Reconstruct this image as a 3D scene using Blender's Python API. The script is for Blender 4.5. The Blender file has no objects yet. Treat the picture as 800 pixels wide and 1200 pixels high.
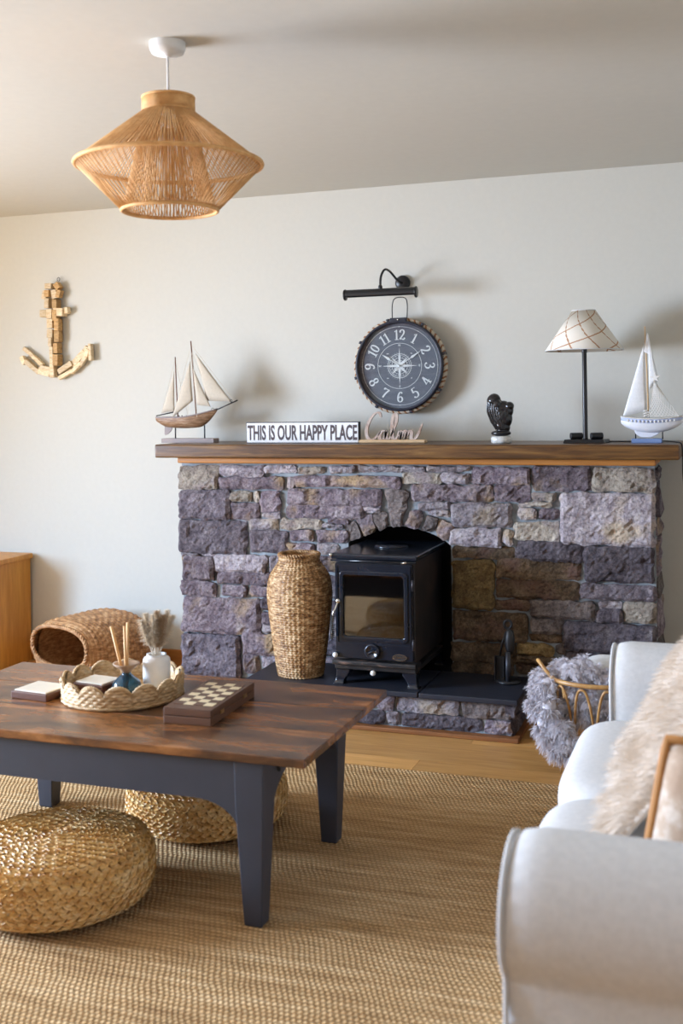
import bpy, bmesh, math, random
from mathutils import Vector, Matrix, noise
from math import sin, cos, pi, radians as R, sqrt
random.seed(7)
S = bpy.context.scene
COL = S.collection

# ------------------------------------------------------------------ camera
cam_d = bpy.data.cameras.new('camera'); cam = bpy.data.objects.new('camera', cam_d); COL.objects.link(cam)
cam_d.sensor_fit = 'VERTICAL'; cam_d.sensor_height = 36.0; cam_d.lens = 1300 / 1200 * 36
cam_d.shift_y = -(600 - 469) / 1200
cam_d.clip_start = 0.05
cam.location = (0, -5.1, 1.375)
cam.rotation_euler = (Matrix.Rotation(R(19.4), 3, 'Z') @ Matrix.Rotation(R(90), 3, 'X') @ Matrix.Rotation(R(-0.8), 3, 'Z')).to_euler()
cam_d.dof.use_dof = True; cam_d.dof.focus_distance = 4.7; cam_d.dof.aperture_fstop = 3.2
S.camera = cam

# ------------------------------------------------------------------ world, daylight, exposure
w = bpy.data.worlds.new('sky'); S.world = w; w.use_nodes = True
w.node_tree.nodes['Background'].inputs[0].default_value = (0.72, 0.84, 1.0, 1)
w.node_tree.nodes['Background'].inputs[1].default_value = 1.0
S.view_settings.view_transform = 'Standard'; S.view_settings.look = 'None'
S.view_settings.exposure = 0.5; S.view_settings.gamma = 1.0; S.view_settings.use_curve_mapping = False
ROOM = dict(x0=-5.6, x1=1.25, y0=-6.2, y1=0.0, h=2.4)
WIN = dict(y0=-4.1, y1=-2.3, z0=0.5, z1=2.1)          # window in the left wall
FILL_WIN = dict(x0=-3.6, x1=-1.6, z0=0.75, z1=2.1)           # unseen window added in the rear wall to give fill
def area(name, loc, rot, sx, sy, power, col):
    d = bpy.data.lights.new(name, 'AREA'); d.shape = 'RECTANGLE'; d.size = sx; d.size_y = sy
    d.energy = power; d.color = col
    o = bpy.data.objects.new(name, d); COL.objects.link(o); o.location = loc; o.rotation_euler = rot
    return o
def win_light(name, tilt, power, col, spread):
    o = area(name, (ROOM['x0'] + 0.12, (WIN['y0'] + WIN['y1']) / 2, (WIN['z0'] + WIN['z1']) / 2), (0, R(-90 + tilt), 0),
             (WIN['z1'] - WIN['z0']) * 0.95, WIN['y1'] - WIN['y0'], power, col)
    o.data.spread = R(spread); return o
win_light('window_sky_light', 29, 285, (0.45, 0.67, 1.0), 143)        # blue sky seen through the window shines downwards
win_light('window_ground_light', -38, 140, (1.0, 0.87, 0.77), 142)    # sunlit ground outside shines upwards
area('rear_fill_light', ((FILL_WIN['x0'] + FILL_WIN['x1']) / 2, ROOM['y0'] + 0.02, (FILL_WIN['z0'] + FILL_WIN['z1']) / 2), (R(90), 0, 0),
     FILL_WIN['x1'] - FILL_WIN['x0'], FILL_WIN['z1'] - FILL_WIN['z0'], 2, (0.86, 0.93, 1.0))  # lamp added behind the camera as gentle fill, no known source

# ------------------------------------------------------------------ materials
MATS = {}
def new_mat(name, rough=0.6, metal=0.0, spec=0.5):
    m = bpy.data.materials.new(name); m.use_nodes = True
    b = m.node_tree.nodes['Principled BSDF']
    b.inputs['Roughness'].default_value = rough; b.inputs['Metallic'].default_value = metal
    b.inputs['Specular IOR Level'].default_value = spec
    MATS[name] = m
    return m, m.node_tree, b
def nd(t, typ, **kw):
    n = t.nodes.new(typ)
    for k, v in kw.items(): setattr(n, k, v)
    return n
def coords(t, scale=(1, 1, 1), rnd=0.0):
    tc = nd(t, 'ShaderNodeTexCoord'); mp = nd(t, 'ShaderNodeMapping'); mp.inputs['Scale'].default_value = scale
    t.links.new(tc.outputs['Object'], mp.inputs['Vector'])
    if rnd:
        oi = nd(t, 'ShaderNodeObjectInfo'); mu = nd(t, 'ShaderNodeMath', operation='MULTIPLY'); mu.inputs[1].default_value = rnd
        cb = nd(t, 'ShaderNodeCombineXYZ')
        t.links.new(oi.outputs['Random'], mu.inputs[0])
        for k in range(3): t.links.new(mu.outputs[0], cb.inputs[k])
        t.links.new(cb.outputs[0], mp.inputs['Location'])
    return mp.outputs[0]
def ramp(t, fac, stops):
    r = nd(t, 'ShaderNodeValToRGB'); e = r.color_ramp.elements
    while len(e) < len(stops): e.new(0.5)
    for k, (p, c) in enumerate(stops): e[k].position = p; e[k].color = (*c, 1)
    t.links.new(fac, r.inputs[0]); return r.outputs[0]
def bump(t, b, h, strength, dist=0.01):
    n = nd(t, 'ShaderNodeBump'); n.inputs['Strength'].default_value = strength; n.inputs['Distance'].default_value = dist
    t.links.new(h, n.inputs['Height']); t.links.new(n.outputs[0], b.inputs['Normal'])
def noise_mat(name, stops, scale=(1, 1, 1), ns=4.0, detail=6, rough=0.6, metal=0, spec=0.5, bmp=0.0, bscale=None, bdist=0.01, rnd=0.0, hv=0.0, distort=0.0):
    """noise-mottled surface; hv = per-object brightness variation"""
    m, t, b = new_mat(name, rough, metal, spec)
    v = coords(t, scale, rnd)
    n = nd(t, 'ShaderNodeTexNoise'); n.inputs['Scale'].default_value = ns; n.inputs['Detail'].default_value = detail
    n.inputs['Roughness'].default_value = 0.62; n.inputs['Distortion'].default_value = distort
    t.links.new(v, n.inputs['Vector'])
    c = ramp(t, n.outputs['Fac'], stops)
    if hv:
        oi = nd(t, 'ShaderNodeObjectInfo'); mr = nd(t, 'ShaderNodeMapRange')
        mr.inputs[3].default_value = 1 - hv; mr.inputs[4].default_value = 1 + hv
        h = nd(t, 'ShaderNodeHueSaturation'); t.links.new(oi.outputs['Random'], mr.inputs[0])
        t.links.new(mr.outputs[0], h.inputs['Value']); t.links.new(c, h.inputs['Color']); c = h.outputs[0]
    t.links.new(c, b.inputs['Base Color'])
    if bmp:
        n2 = n
        if bscale:
            n2 = nd(t, 'ShaderNodeTexNoise'); n2.inputs['Scale'].default_value = bscale; n2.inputs['Detail'].default_value = 8
            t.links.new(v, n2.inputs['Vector'])
        bump(t, b, n2.outputs['Fac'], bmp, bdist)
    return m
def flat(name, c, rough=0.6, metal=0, spec=0.5, bmp=0.0, bscale=60):
    k = 0.965 if name.startswith('paint') else 0.88
    return noise_mat(name, [(0.3, tuple(x * k for x in c)), (0.7, c)], ns=bscale * 0.3, rough=rough, metal=metal, spec=spec, bmp=bmp, bscale=bscale, bdist=0.004)
def M(n): return MATS[n]

flat('paint_wall', (0.60, 0.585, 0.525), 0.85, spec=0.25, bmp=0.05, bscale=140)
flat('paint_ceiling', (0.58, 0.56, 0.505), 0.9, spec=0.2, bmp=0.05, bscale=90)
flat('white_gloss', (0.8, 0.8, 0.78), 0.35)
noise_mat('floor_oak', [(0.25, (0.42, 0.20, 0.055)), (0.5, (0.56, 0.29, 0.09)), (0.8, (0.66, 0.38, 0.14))], (1.2, 14, 14), 3, rough=0.38, bmp=0.08, rnd=40, hv=0.16)
noise_mat('mantel_oak', [(0.25, (0.030, 0.012, 0.004)), (0.45, (0.085, 0.036, 0.010)), (0.6, (0.15, 0.070, 0.018)), (0.8, (0.26, 0.14, 0.04))], (1.4, 16, 22), 2.6, rough=0.35, bmp=0.15, distort=0.6)
noise_mat('table_walnut', [(0.34, (0.030, 0.015, 0.010)), (0.46, (0.100, 0.042, 0.018)), (0.56, (0.19, 0.072, 0.022)), (0.68, (0.34, 0.14, 0.045))], (1.6, 5.0, 6), 2.4, rough=0.27, bmp=0.06, rnd=20, distort=0.4)
flat('table_paint', (0.034, 0.038, 0.053), 0.5, bmp=0.06, bscale=50)
noise_mat('cabinet_oak', [(0.3, (0.48, 0.19, 0.025)), (0.7, (0.70, 0.33, 0.06))], (10, 10, 1.1), 3, rough=0.4, bmp=0.05)
noise_mat('panel_brown', [(0.3, (0.20, 0.085, 0.030)), (0.7, (0.32, 0.15, 0.055))], (10, 10, 1.1), 3, rough=0.5)
noise_mat('skirting_oak', [(0.3, (0.36, 0.13, 0.025)), (0.7, (0.52, 0.22, 0.05))], (1, 10, 10), 3, rough=0.4)
noise_mat('trim_dark', [(0.3, (0.16, 0.055, 0.018)), (0.7, (0.30, 0.12, 0.035))], (1, 10, 10), 4, rough=0.45)
noise_mat('mortar', [(0.3, (0.20, 0.225, 0.245)), (0.7, (0.36, 0.385, 0.40))], ns=14, rough=0.9, bmp=0.5, bscale=60)
def stone(name, a, b_, c, d, blot=None):
    m, t, bs = new_mat(name, 0.85, 0, 0.3)
    v = coords(t, (1, 1, 1), 30)
    n = nd(t, 'ShaderNodeTexNoise'); n.inputs['Scale'].default_value = 16; n.inputs['Detail'].default_value = 12; n.inputs['Roughness'].default_value = 0.80
    t.links.new(v, n.inputs['Vector'])
    col = ramp(t, n.outputs['Fac'], [(0.32, a), (0.45, b_), (0.56, c), (0.70, d)])
    if blot:
        n3 = nd(t, 'ShaderNodeTexNoise'); n3.inputs['Scale'].default_value = 5.5; n3.inputs['Detail'].default_value = 4
        t.links.new(v, n3.inputs['Vector'])
        f = ramp(t, n3.outputs['Fac'], [(0.54, (0, 0, 0)), (0.66, (1, 1, 1))])
        mx = nd(t, 'ShaderNodeMix', data_type='RGBA'); t.links.new(f, mx.inputs[0]); t.links.new(col, mx.inputs[6]); mx.inputs[7].default_value = (*blot, 1)
        col = mx.outputs[2]
    n4 = nd(t, 'ShaderNodeTexNoise'); n4.inputs['Scale'].default_value = 95; n4.inputs['Detail'].default_value = 4; t.links.new(v, n4.inputs['Vector'])
    sp_ = ramp(t, n4.outputs['Fac'], [(0.36, (0.62, 0.62, 0.62)), (0.5, (1, 1, 1)), (0.66, (1.0, 1.0, 1.0))])
    ms_ = nd(t, 'ShaderNodeMix', data_type='RGBA', blend_type='MULTIPLY'); ms_.inputs[0].default_value = 1.0; t.links.new(col, ms_.inputs[6]); t.links.new(sp_, ms_.inputs[7]); col = ms_.outputs[2]
    oi = nd(t, 'ShaderNodeObjectInfo'); mr = nd(t, 'ShaderNodeMapRange'); mr.inputs[3].default_value = 0.72; mr.inputs[4].default_value = 1.25
    h = nd(t, 'ShaderNodeHueSaturation'); t.links.new(oi.outputs['Random'], mr.inputs[0]); t.links.new(mr.outputs[0], h.inputs['Value']); t.links.new(col, h.inputs['Color'])
    t.links.new(h.outputs[0], bs.inputs['Base Color'])
    n2 = nd(t, 'ShaderNodeTexNoise'); n2.inputs['Scale'].default_value = 45; n2.inputs['Detail'].default_value = 10; n2.inputs['Roughness'].default_value = 0.7
    t.links.new(v, n2.inputs['Vector']); bump(t, bs, n2.outputs['Fac'], 1.0, 0.022)
stone('stone_P', (0.070, 0.050, 0.060), (0.200, 0.150, 0.172), (0.34, 0.275, 0.292), (0.62, 0.55, 0.52), (0.42, 0.29, 0.17))
stone('stone_D', (0.045, 0.036, 0.043), (0.13, 0.106, 0.123), (0.23, 0.192, 0.21), (0.47, 0.42, 0.42))
stone('stone_L', (0.13, 0.105, 0.12), (0.36, 0.305, 0.33), (0.54, 0.475, 0.485), (0.78, 0.72, 0.68), (0.54, 0.43, 0.32))
stone('stone_T', (0.21, 0.16, 0.135), (0.43, 0.355, 0.295), (0.60, 0.52, 0.42), (0.77, 0.69, 0.58), (0.42, 0.34, 0.35))
stone('stone_B', (0.042, 0.027, 0.016), (0.125, 0.082, 0.048), (0.22, 0.148, 0.09), (0.36, 0.26, 0.17), (0.19, 0.11, 0.085))
stone('stone_O', (0.10, 0.062, 0.026), (0.24, 0.155, 0.065), (0.38, 0.26, 0.11), (0.48, 0.36, 0.20))
stone('stone_M', (0.075, 0.058, 0.052), (0.17, 0.135, 0.125), (0.27, 0.22, 0.20), (0.40, 0.34, 0.30))
flat('slate', (0.020, 0.023, 0.034), 0.42, bmp=0.25, bscale=24)
flat('soot', (0.012, 0.011, 0.010), 0.95, bmp=0.3)
noise_mat('enamel_black', [(0.35, (0.007, 0.010, 0.017)), (0.8, (0.014, 0.019, 0.030))], ns=9, rough=0.16, spec=0.6)
noise_mat('enamel_worn', [(0.42, (0.010, 0.010, 0.012)), (0.56, (0.022, 0.020, 0.020)), (0.66, (0.20, 0.12, 0.09)), (0.78, (0.34, 0.30, 0.28))], (1, 1, 4), 14, rough=0.4, bmp=0.3)
noise_mat('enamel_side', [(0.4, (0.010, 0.009, 0.010)), (0.6, (0.035, 0.022, 0.018)), (0.8, (0.07, 0.045, 0.035))], ns=7, rough=0.5)
flat('iron_black', (0.012, 0.012, 0.014), 0.45)
flat('iron_grey', (0.05, 0.05, 0.06), 0.4, metal=0.6)
flat('steel', (0.62, 0.60, 0.55), 0.25, metal=1.0)
flat('brass', (0.55, 0.38, 0.16), 0.3, metal=1.0)
flat('porcelain', (0.82, 0.82, 0.80), 0.2)
flat('lamp_black', (0.010, 0.010, 0.012), 0.35)
flat('navy_metal', (0.014, 0.016, 0.030), 0.4)
noise_mat('wicker_vase', [(0.36, (0.15, 0.065, 0.018)), (0.5, (0.38, 0.20, 0.07)), (0.66, (0.70, 0.50, 0.28))], (1, 1, 2.5), 30, rough=0.5, spec=0.6, bmp=0.3, bscale=120)
noise_mat('wicker_brown', [(0.3, (0.20, 0.085, 0.026)), (0.5, (0.43, 0.21, 0.08)), (0.72, (0.70, 0.43, 0.22))], (1, 1, 3), 26, rough=0.55, bmp=0.3, bscale=120)
noise_mat('wicker_pale', [(0.3, (0.36, 0.21, 0.085)), (0.5, (0.60, 0.40, 0.20)), (0.75, (0.80, 0.64, 0.42))], (1, 1, 3), 26, rough=0.55, bmp=0.3, bscale=140)
noise_mat('hyacinth', [(0.28, (0.46, 0.22, 0.055)), (0.48, (0.74, 0.45, 0.15)), (0.7, (0.90, 0.70, 0.38))], (1, 1, 2), 18, rough=0.42, spec=0.6, bmp=0.15, bscale=140, rnd=10)
noise_mat('rattan', [(0.3, (0.36, 0.16, 0.045)), (0.7, (0.62, 0.36, 0.13))], ns=26, rough=0.35)
noise_mat('jute_cord', [(0.3, (0.60, 0.30, 0.10)), (0.7, (0.80, 0.48, 0.20))], ns=40, rough=0.7)
flat('linen_sofa', (0.74, 0.73, 0.72), 0.9, spec=0.15, bmp=0.12, bscale=260)
flat('piping', (0.66, 0.65, 0.64), 0.85, spec=0.2)
flat('fur_cream', (0.95, 0.83, 0.71), 0.8, spec=0.2)
flat('fur_grey', (0.74, 0.69, 0.72), 0.85, spec=0.2)
noise_mat('pillow_beige', [(0.42, (0.42, 0.29, 0.20)), (0.52, (0.50, 0.37, 0.27)), (0.62, (0.72, 0.64, 0.55))], ns=9, rough=0.85, spec=0.15)
flat('pillow_piping', (0.48, 0.21, 0.055), 0.7)
flat('cushion_white', (0.78, 0.77, 0.75), 0.85)
flat('sail_cream', (0.57, 0.50, 0.40), 0.85, spec=0.15, bmp=0.2, bscale=300)
flat('sail_white', (0.85, 0.85, 0.85), 0.8, spec=0.15, bmp=0.1, bscale=300)
noise_mat('hull_wood', [(0.3, (0.13, 0.065, 0.030)), (0.5, (0.26, 0.14, 0.07)), (0.75, (0.42, 0.30, 0.20))], (3, 8, 20), 8, rough=0.5)
flat('grey_wood', (0.30, 0.25, 0.24), 0.65)
flat('mast_wood', (0.17, 0.070, 0.040), 0.5)
flat('rope_brown', (0.30, 0.13, 0.05), 0.8)
flat('thread', (0.62, 0.55, 0.44), 0.8)
noise_mat('driftwood', [(0.3, (0.52, 0.35, 0.17)), (0.5, (0.72, 0.55, 0.33)), (0.75, (0.85, 0.72, 0.52))], (3, 3, 9), 14, rough=0.7, rnd=30, hv=0.22)
noise_mat('driftwood_dark', [(0.3, (0.26, 0.13, 0.04)), (0.5, (0.46, 0.27, 0.10)), (0.75, (0.62, 0.42, 0.20))], (3, 3, 9), 14, rough=0.7, rnd=30, hv=0.22)
flat('pine', (0.66, 0.45, 0.25), 0.55)
flat('sign_white', (0.80, 0.79, 0.78), 0.6)
flat('sign_ink', (0.085, 0.062, 0.066), 0.7)
flat('sign_edge', (0.030, 0.028, 0.034), 0.6)
noise_mat('calm_wood', [(0.3, (0.26, 0.15, 0.10)), (0.6, (0.52, 0.42, 0.36))], ns=20, rough=0.5)
noise_mat('marble', [(0.35, (0.45, 0.45, 0.42)), (0.6, (0.80, 0.80, 0.77))], ns=22, rough=0.3)
flat('bronze_black', (0.013, 0.012, 0.014), 0.22, spec=0.6)
flat('blue_paint', (0.22, 0.32, 0.58), 0.6, bmp=0.2)
flat('band_blue', (0.50, 0.57, 0.80), 0.6, bmp=0.2)
flat('hull_white', (0.80, 0.80, 0.84), 0.5)
flat('rope_white', (0.78, 0.75, 0.70), 0.8)
flat('starfish', (0.85, 0.82, 0.78), 0.8, bmp=0.3)
flat('box_walnut', (0.115, 0.042, 0.022), 0.42)
flat('box_top', (0.72, 0.64, 0.52), 0.5)
flat('chess_side', (0.125, 0.055, 0.028), 0.42)
flat('chess_dark', (0.110, 0.052, 0.030), 0.45)
flat('chess_light', (0.72, 0.58, 0.36), 0.45)
flat('vase_white', (0.84, 0.83, 0.81), 0.45)
flat('reed', (0.78, 0.46, 0.20), 0.6)
flat('pampas_brown', (0.56, 0.40, 0.26), 0.85, spec=0.1)
flat('pampas', (0.82, 0.70, 0.55), 0.85, spec=0.1)
flat('cap_wood', (0.42, 0.27, 0.17), 0.5)
flat('dial_ink', (0.80, 0.82, 0.83), 0.6)
noise_mat('dial_boards', [(0.3, (0.050, 0.054, 0.078)), (0.55, (0.085, 0.092, 0.125)), (0.8, (0.14, 0.145, 0.165))], (2.0, 1, 12), 6, rough=0.6)
m, t, b = new_mat('glass_blue', 0.05); b.inputs['Base Color'].default_value = (0.045, 0.19, 0.40, 1); b.inputs['Transmission Weight'].default_value = 0.9; b.inputs['IOR'].default_value = 1.45
def thin_glass(name, tint, refl, rough=0.03):
    m = bpy.data.materials.new(name); m.use_nodes = True; t = m.node_tree; MATS[name] = m
    for n in list(t.nodes): t.nodes.remove(n)
    o = nd(t, 'ShaderNodeOutputMaterial'); tr = nd(t, 'ShaderNodeBsdfTransparent'); tr.inputs[0].default_value = (*tint, 1)
    g = nd(t, 'ShaderNodeBsdfGlossy'); g.inputs['Roughness'].default_value = rough
    lw = nd(t, 'ShaderNodeLayerWeight'); lw.inputs[0].default_value = 0.5
    pw = nd(t, 'ShaderNodeMath', operation='POWER'); pw.inputs[1].default_value = 5; t.links.new(lw.outputs['Facing'], pw.inputs[0])
    ma = nd(t, 'ShaderNodeMath', operation='MULTIPLY_ADD'); ma.inputs[1].default_value = 0.8; ma.inputs[2].default_value = refl; t.links.new(pw.outputs[0], ma.inputs[0])
    mx = nd(t, 'ShaderNodeMixShader'); t.links.new(ma.outputs[0], mx.inputs[0]); t.links.new(tr.outputs[0], mx.inputs[1]); t.links.new(g.outputs[0], mx.inputs[2])
    t.links.new(mx.outputs[0], o.inputs[0])
thin_glass('clear_glass', (0.94, 0.95, 0.95), 0.025)
thin_glass('stove_glass', (0.30, 0.34, 0.42), 0.22, 0.04)
# lamp shade: cream fabric crossed by brown raffia lines
m, t, b = new_mat('shade_fabric', 0.8, 0, 0.2)
tc = nd(t, 'ShaderNodeTexCoord'); sx = nd(t, 'ShaderNodeSeparateXYZ'); t.links.new(tc.outputs['UV'], sx.inputs[0])
def mth(t, op, a, bb=None):
    n = nd(t, 'ShaderNodeMath', operation=op)
    for k, x in enumerate((a, bb)):
        if x is None: continue
        if isinstance(x, (int, float)): n.inputs[k].default_value = x
        else: t.links.new(x, n.inputs[k])
    return n.outputs[0]
nz = nd(t, 'ShaderNodeTexNoise'); nz.inputs['Scale'].default_value = 18; t.links.new(tc.outputs['Object'], nz.inputs['Vector'])
wob = mth(t, 'MULTIPLY', mth(t, 'SUBTRACT', nz.outputs['Fac'], 0.5), 0.12)
def lines(sl):
    v = mth(t, 'ADD', mth(t, 'ADD', mth(t, 'MULTIPLY', sx.outputs[0], 9.0), mth(t, 'MULTIPLY', sx.outputs[1], sl)), wob)
    d = mth(t, 'ABSOLUTE', mth(t, 'SUBTRACT', mth(t, 'FRACT', v), 0.5))
    return mth(t, 'LESS_THAN', d, 0.035)
msk = mth(t, 'MAXIMUM', lines(1.3), mth(t, 'LESS_THAN', mth(t, 'ABSOLUTE', mth(t, 'SUBTRACT', mth(t, 'FRACT', mth(t, 'ADD', mth(t, 'ADD', mth(t, 'MULTIPLY', sx.outputs[1], 2.3), mth(t, 'MULTIPLY', sx.outputs[0], -4.0)), wob)), 0.5)), 0.035))
mx = nd(t, 'ShaderNodeMix', data_type='RGBA'); mx.inputs[6].default_value = (0.80, 0.74, 0.64, 1); mx.inputs[7].default_value = (0.46, 0.25, 0.13, 1)
t.links.new(msk, mx.inputs[0]); t.links.new(mx.outputs[2], b.inputs['Base Color'])
# jute rug: rows of plaited stitches
m, t, b = new_mat('jute_rug', 0.9, 0, 0.1)
tc = nd(t, 'ShaderNodeTexCoord'); sx = nd(t, 'ShaderNodeSeparateXYZ')
nz = nd(t, 'ShaderNodeTexNoise'); nz.inputs['Scale'].default_value = 9; nz.inputs['Detail'].default_value = 3; t.links.new(tc.outputs['Object'], nz.inputs['Vector'])
vm = nd(t, 'ShaderNodeVectorMath', operation='MULTIPLY_ADD'); vm.inputs[1].default_value = (0.022,) * 3
t.links.new(nz.outputs['Color'], vm.inputs[0]); t.links.new(tc.outputs['Object'], vm.inputs[2]); t.links.new(vm.outputs[0], sx.inputs[0])
row = mth(t, 'MULTIPLY', sx.outputs[1], 66.0)
par = mth(t, 'MULTIPLY', mth(t, 'FLOOR', row), 0.5)
st = mth(t, 'SINE', mth(t, 'MULTIPLY', mth(t, 'ADD', mth(t, 'MULTIPLY', sx.outputs[0], 66.0), par), 2 * pi))
hr = mth(t, 'ABSOLUTE', mth(t, 'SINE', mth(t, 'MULTIPLY', row, pi)))
hh = mth(t, 'MULTIPLY', hr, mth(t, 'ADD', mth(t, 'MULTIPLY', st, 0.4), 0.6))
n2 = nd(t, 'ShaderNodeTexNoise'); n2.inputs['Scale'].default_value = 3.0; n2.inputs['Detail'].default_value = 8; n2.inputs['Roughness'].default_value = 0.75
mp = nd(t, 'ShaderNodeMapping'); mp.inputs['Scale'].default_value = (1.0, 9.0, 1); t.links.new(tc.outputs['Object'], mp.inputs[0]); t.links.new(mp.outputs[0], n2.inputs['Vector'])
c1 = ramp(t, n2.outputs['Fac'], [(0.3, (0.33, 0.185, 0.080)), (0.5, (0.54, 0.335, 0.155)), (0.7, (0.74, 0.51, 0.28))])
c2 = ramp(t, hh, [(0.05, (0.30, 0.26, 0.22)), (0.5, (1, 1, 1))])  # shade in the gaps between stitches, put into the colour
mx = nd(t, 'ShaderNodeMix', data_type='RGBA', blend_type='MULTIPLY'); mx.inputs[0].default_value = 0.6
t.links.new(c1, mx.inputs[6]); t.links.new(c2, mx.inputs[7]); t.links.new(mx.outputs[2], b.inputs['Base Color'])
bump(t, b, hh, 1.0, 0.0045)
# black and white knitted cloth
m, t, b = new_mat('knit_bw', 0.9)
v = coords(t, (1, 1, 1)); ck = nd(t, 'ShaderNodeTexVoronoi'); ck.inputs['Scale'].default_value = 90; t.links.new(v, ck.inputs['Vector'])
c = ramp(t, ck.outputs['Distance'], [(0.35, (0.70, 0.70, 0.70)), (0.5, (0.05, 0.05, 0.06))]); t.links.new(c, b.inputs['Base Color'])

# ------------------------------------------------------------------ mesh helpers
ORG = {}
class MB:
    def __init__(s): s.v = []; s.f = []; s.uv = None
    def add(s, vs, fs):
        o = len(s.v); s.v += [tuple(p) for p in vs]; s.f += [tuple(i + o for i in q) for q in fs]; return s
    def box(s, x0, x1, y0, y1, z0, z1):
        return s.add([(x, y, z) for x in (x0, x1) for y in (y0, y1) for z in (z0, z1)],
                     [(0, 1, 3, 2), (4, 6, 7, 5), (0, 4, 5, 1), (2, 3, 7, 6), (0, 2, 6, 4), (1, 5, 7, 3)])
    def rbox(s, c, size, mat):
        """box rotated by a 3x3 matrix about its centre"""
        hx, hy, hz = (q / 2 for q in size); c = Vector(c)
        return s.add([c + mat @ Vector((x, y, z)) for x in (-hx, hx) for y in (-hy, hy) for z in (-hz, hz)],
                     [(0, 1, 3, 2), (4, 6, 7, 5), (0, 4, 5, 1), (2, 3, 7, 6), (0, 2, 6, 4), (1, 5, 7, 3)])
    def lathe(s, prof, n=32, c=(0, 0, 0), axis='z', cap0=True, cap1=True):
        vs = []
        for r, h in prof:
            for k in range(n):
                a = 2 * pi * k / n
                p = (r * cos(a), r * sin(a), h) if axis == 'z' else ((r * cos(a), h, r * sin(a)) if axis == 'y' else (h, r * cos(a), r * sin(a)))
                vs.append((p[0] + c[0], p[1] + c[1], p[2] + c[2]))
        fs = [(j * n + k, j * n + (k + 1) % n, (j + 1) * n + (k + 1) % n, (j + 1) * n + k) for j in range(len(prof) - 1) for k in range(n)]
        if cap0: fs.append(tuple(range(n))[::-1])
        if cap1: fs.append(tuple(range((len(prof) - 1) * n, len(prof) * n)))
        return s.add(vs, fs)
    def tube(s, path, r, n=8, closed=False, r1=None, rf=None):
        P = [Vector(p) for p in path]; L = len(P); vs = []
        up = None
        for i, p in enumerate(P):
            a = P[(i - 1) % L] if (closed or i > 0) else P[i]
            b_ = P[(i + 1) % L] if (closed or i < L - 1) else P[i]
            d = (b_ - a)
            d = d.normalized() if d.length > 1e-9 else Vector((0, 0, 1))
            if up is None: up = d.orthogonal().normalized()
            up = (up - d * up.dot(d))
            up = up.normalized() if up.length > 1e-6 else d.orthogonal().normalized()
            q = d.cross(up)
            rr = r if r1 is None else r + (r1 - r) * i / max(1, L - 1)
            if rf: rr = rf(i / max(1, L - 1))
            for k in range(n):
                an = 2 * pi * k / n; vs.append(p + (up * cos(an) + q * sin(an)) * rr)
        m = L if closed else L - 1
        fs = [(j * n + k, j * n + (k + 1) % n, ((j + 1) % L) * n + (k + 1) % n, ((j + 1) % L) * n + k) for j in range(m) for k in range(n)]
        if not closed: fs += [tuple(range(n))[::-1], tuple(range((L - 1) * n, L * n))]
        return s.add(vs, fs)
    def sphere(s, c, r, n=12, m=8, rot=None):
        if not hasattr(r, '__len__'): r = (r, r, r)
        vs = []; c = Vector(c)
        for j in range(1, m):
            t_ = pi * j / m
            for k in range(n):
                a = 2 * pi * k / n; p = Vector((r[0] * sin(t_) * cos(a), r[1] * sin(t_) * sin(a), r[2] * cos(t_)))
                vs.append(c + (rot @ p if rot else p))
        o = len(vs); e = Vector((0, 0, r[2])); e = rot @ e if rot else e
        vs += [c + e, c - e]
        fs = [(j * n + k, (j + 1) * n + k, (j + 1) * n + (k + 1) % n, j * n + (k + 1) % n) for j in range(m - 2) for k in range(n)]
        fs += [(o, k, (k + 1) % n) for k in range(n)] + [(o + 1, (m - 2) * n + (k + 1) % n, (m - 2) * n + k) for k in range(n)]
        return s.add(vs, fs)
    def prism(s, pts, y0, y1):
        """polygon in x,z extruded along y"""
        n = len(pts)
        vs = [(x, y0, z) for x, z in pts] + [(x, y1, z) for x, z in pts]
        return s.add(vs, [tuple(range(n)), tuple(range(n, 2 * n))[::-1]] + [(k, k + n, (k + 1) % n + n, (k + 1) % n) for k in range(n)])
    def ribbon(s, pts, wf, y0, y1, closed=False):
        """calligraphic stroke in the x,z plane, wf(dx,dz,t) = half width; extruded y0..y1"""
        n = len(pts); vs = []
        for i, (x, z) in enumerate(pts):
            a = pts[(i - 1) % n] if (closed or i) else pts[0]; b_ = pts[(i + 1) % n] if (closed or i < n - 1) else pts[-1]
            dx, dz = b_[0] - a[0], b_[1] - a[1]; l = sqrt(dx * dx + dz * dz) or 1; dx /= l; dz /= l
            h = wf(dx, dz, i / (n - 1))
            for sg in (1, -1):
                for y in (y0, y1): vs.append((x - dz * h * sg, y, z + dx * h * sg))
        fs = []
        for i in range(n if closed else n - 1):
            a = 4 * i; c = 4 * ((i + 1) % n)
            fs += [(a, c, c + 2, a + 2), (a + 1, a + 3, c + 3, c + 1), (a, a + 1, c + 1, c), (a + 2, c + 2, c + 3, a + 3)]
        if not closed: fs += [(0, 2, 3, 1), (4 * n - 4, 4 * n - 3, 4 * n - 1, 4 * n - 2)]
        return s.add(vs, fs)
    def grid(s, fn, nu, nv, wrapu=False, flip=False):
        vs = [fn(u / (nu if wrapu else nu - 1), v / (nv - 1)) for v in range(nv) for u in range(nu)]
        fs = []
        for v in range(nv - 1):
            for u in range(nu if wrapu else nu - 1):
                q = (v * nu + u, v * nu + (u + 1) % nu, (v + 1) * nu + (u + 1) % nu, (v + 1) * nu + u)
                fs.append(q[::-1] if flip else q)
        return s.add(vs, fs)
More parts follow.
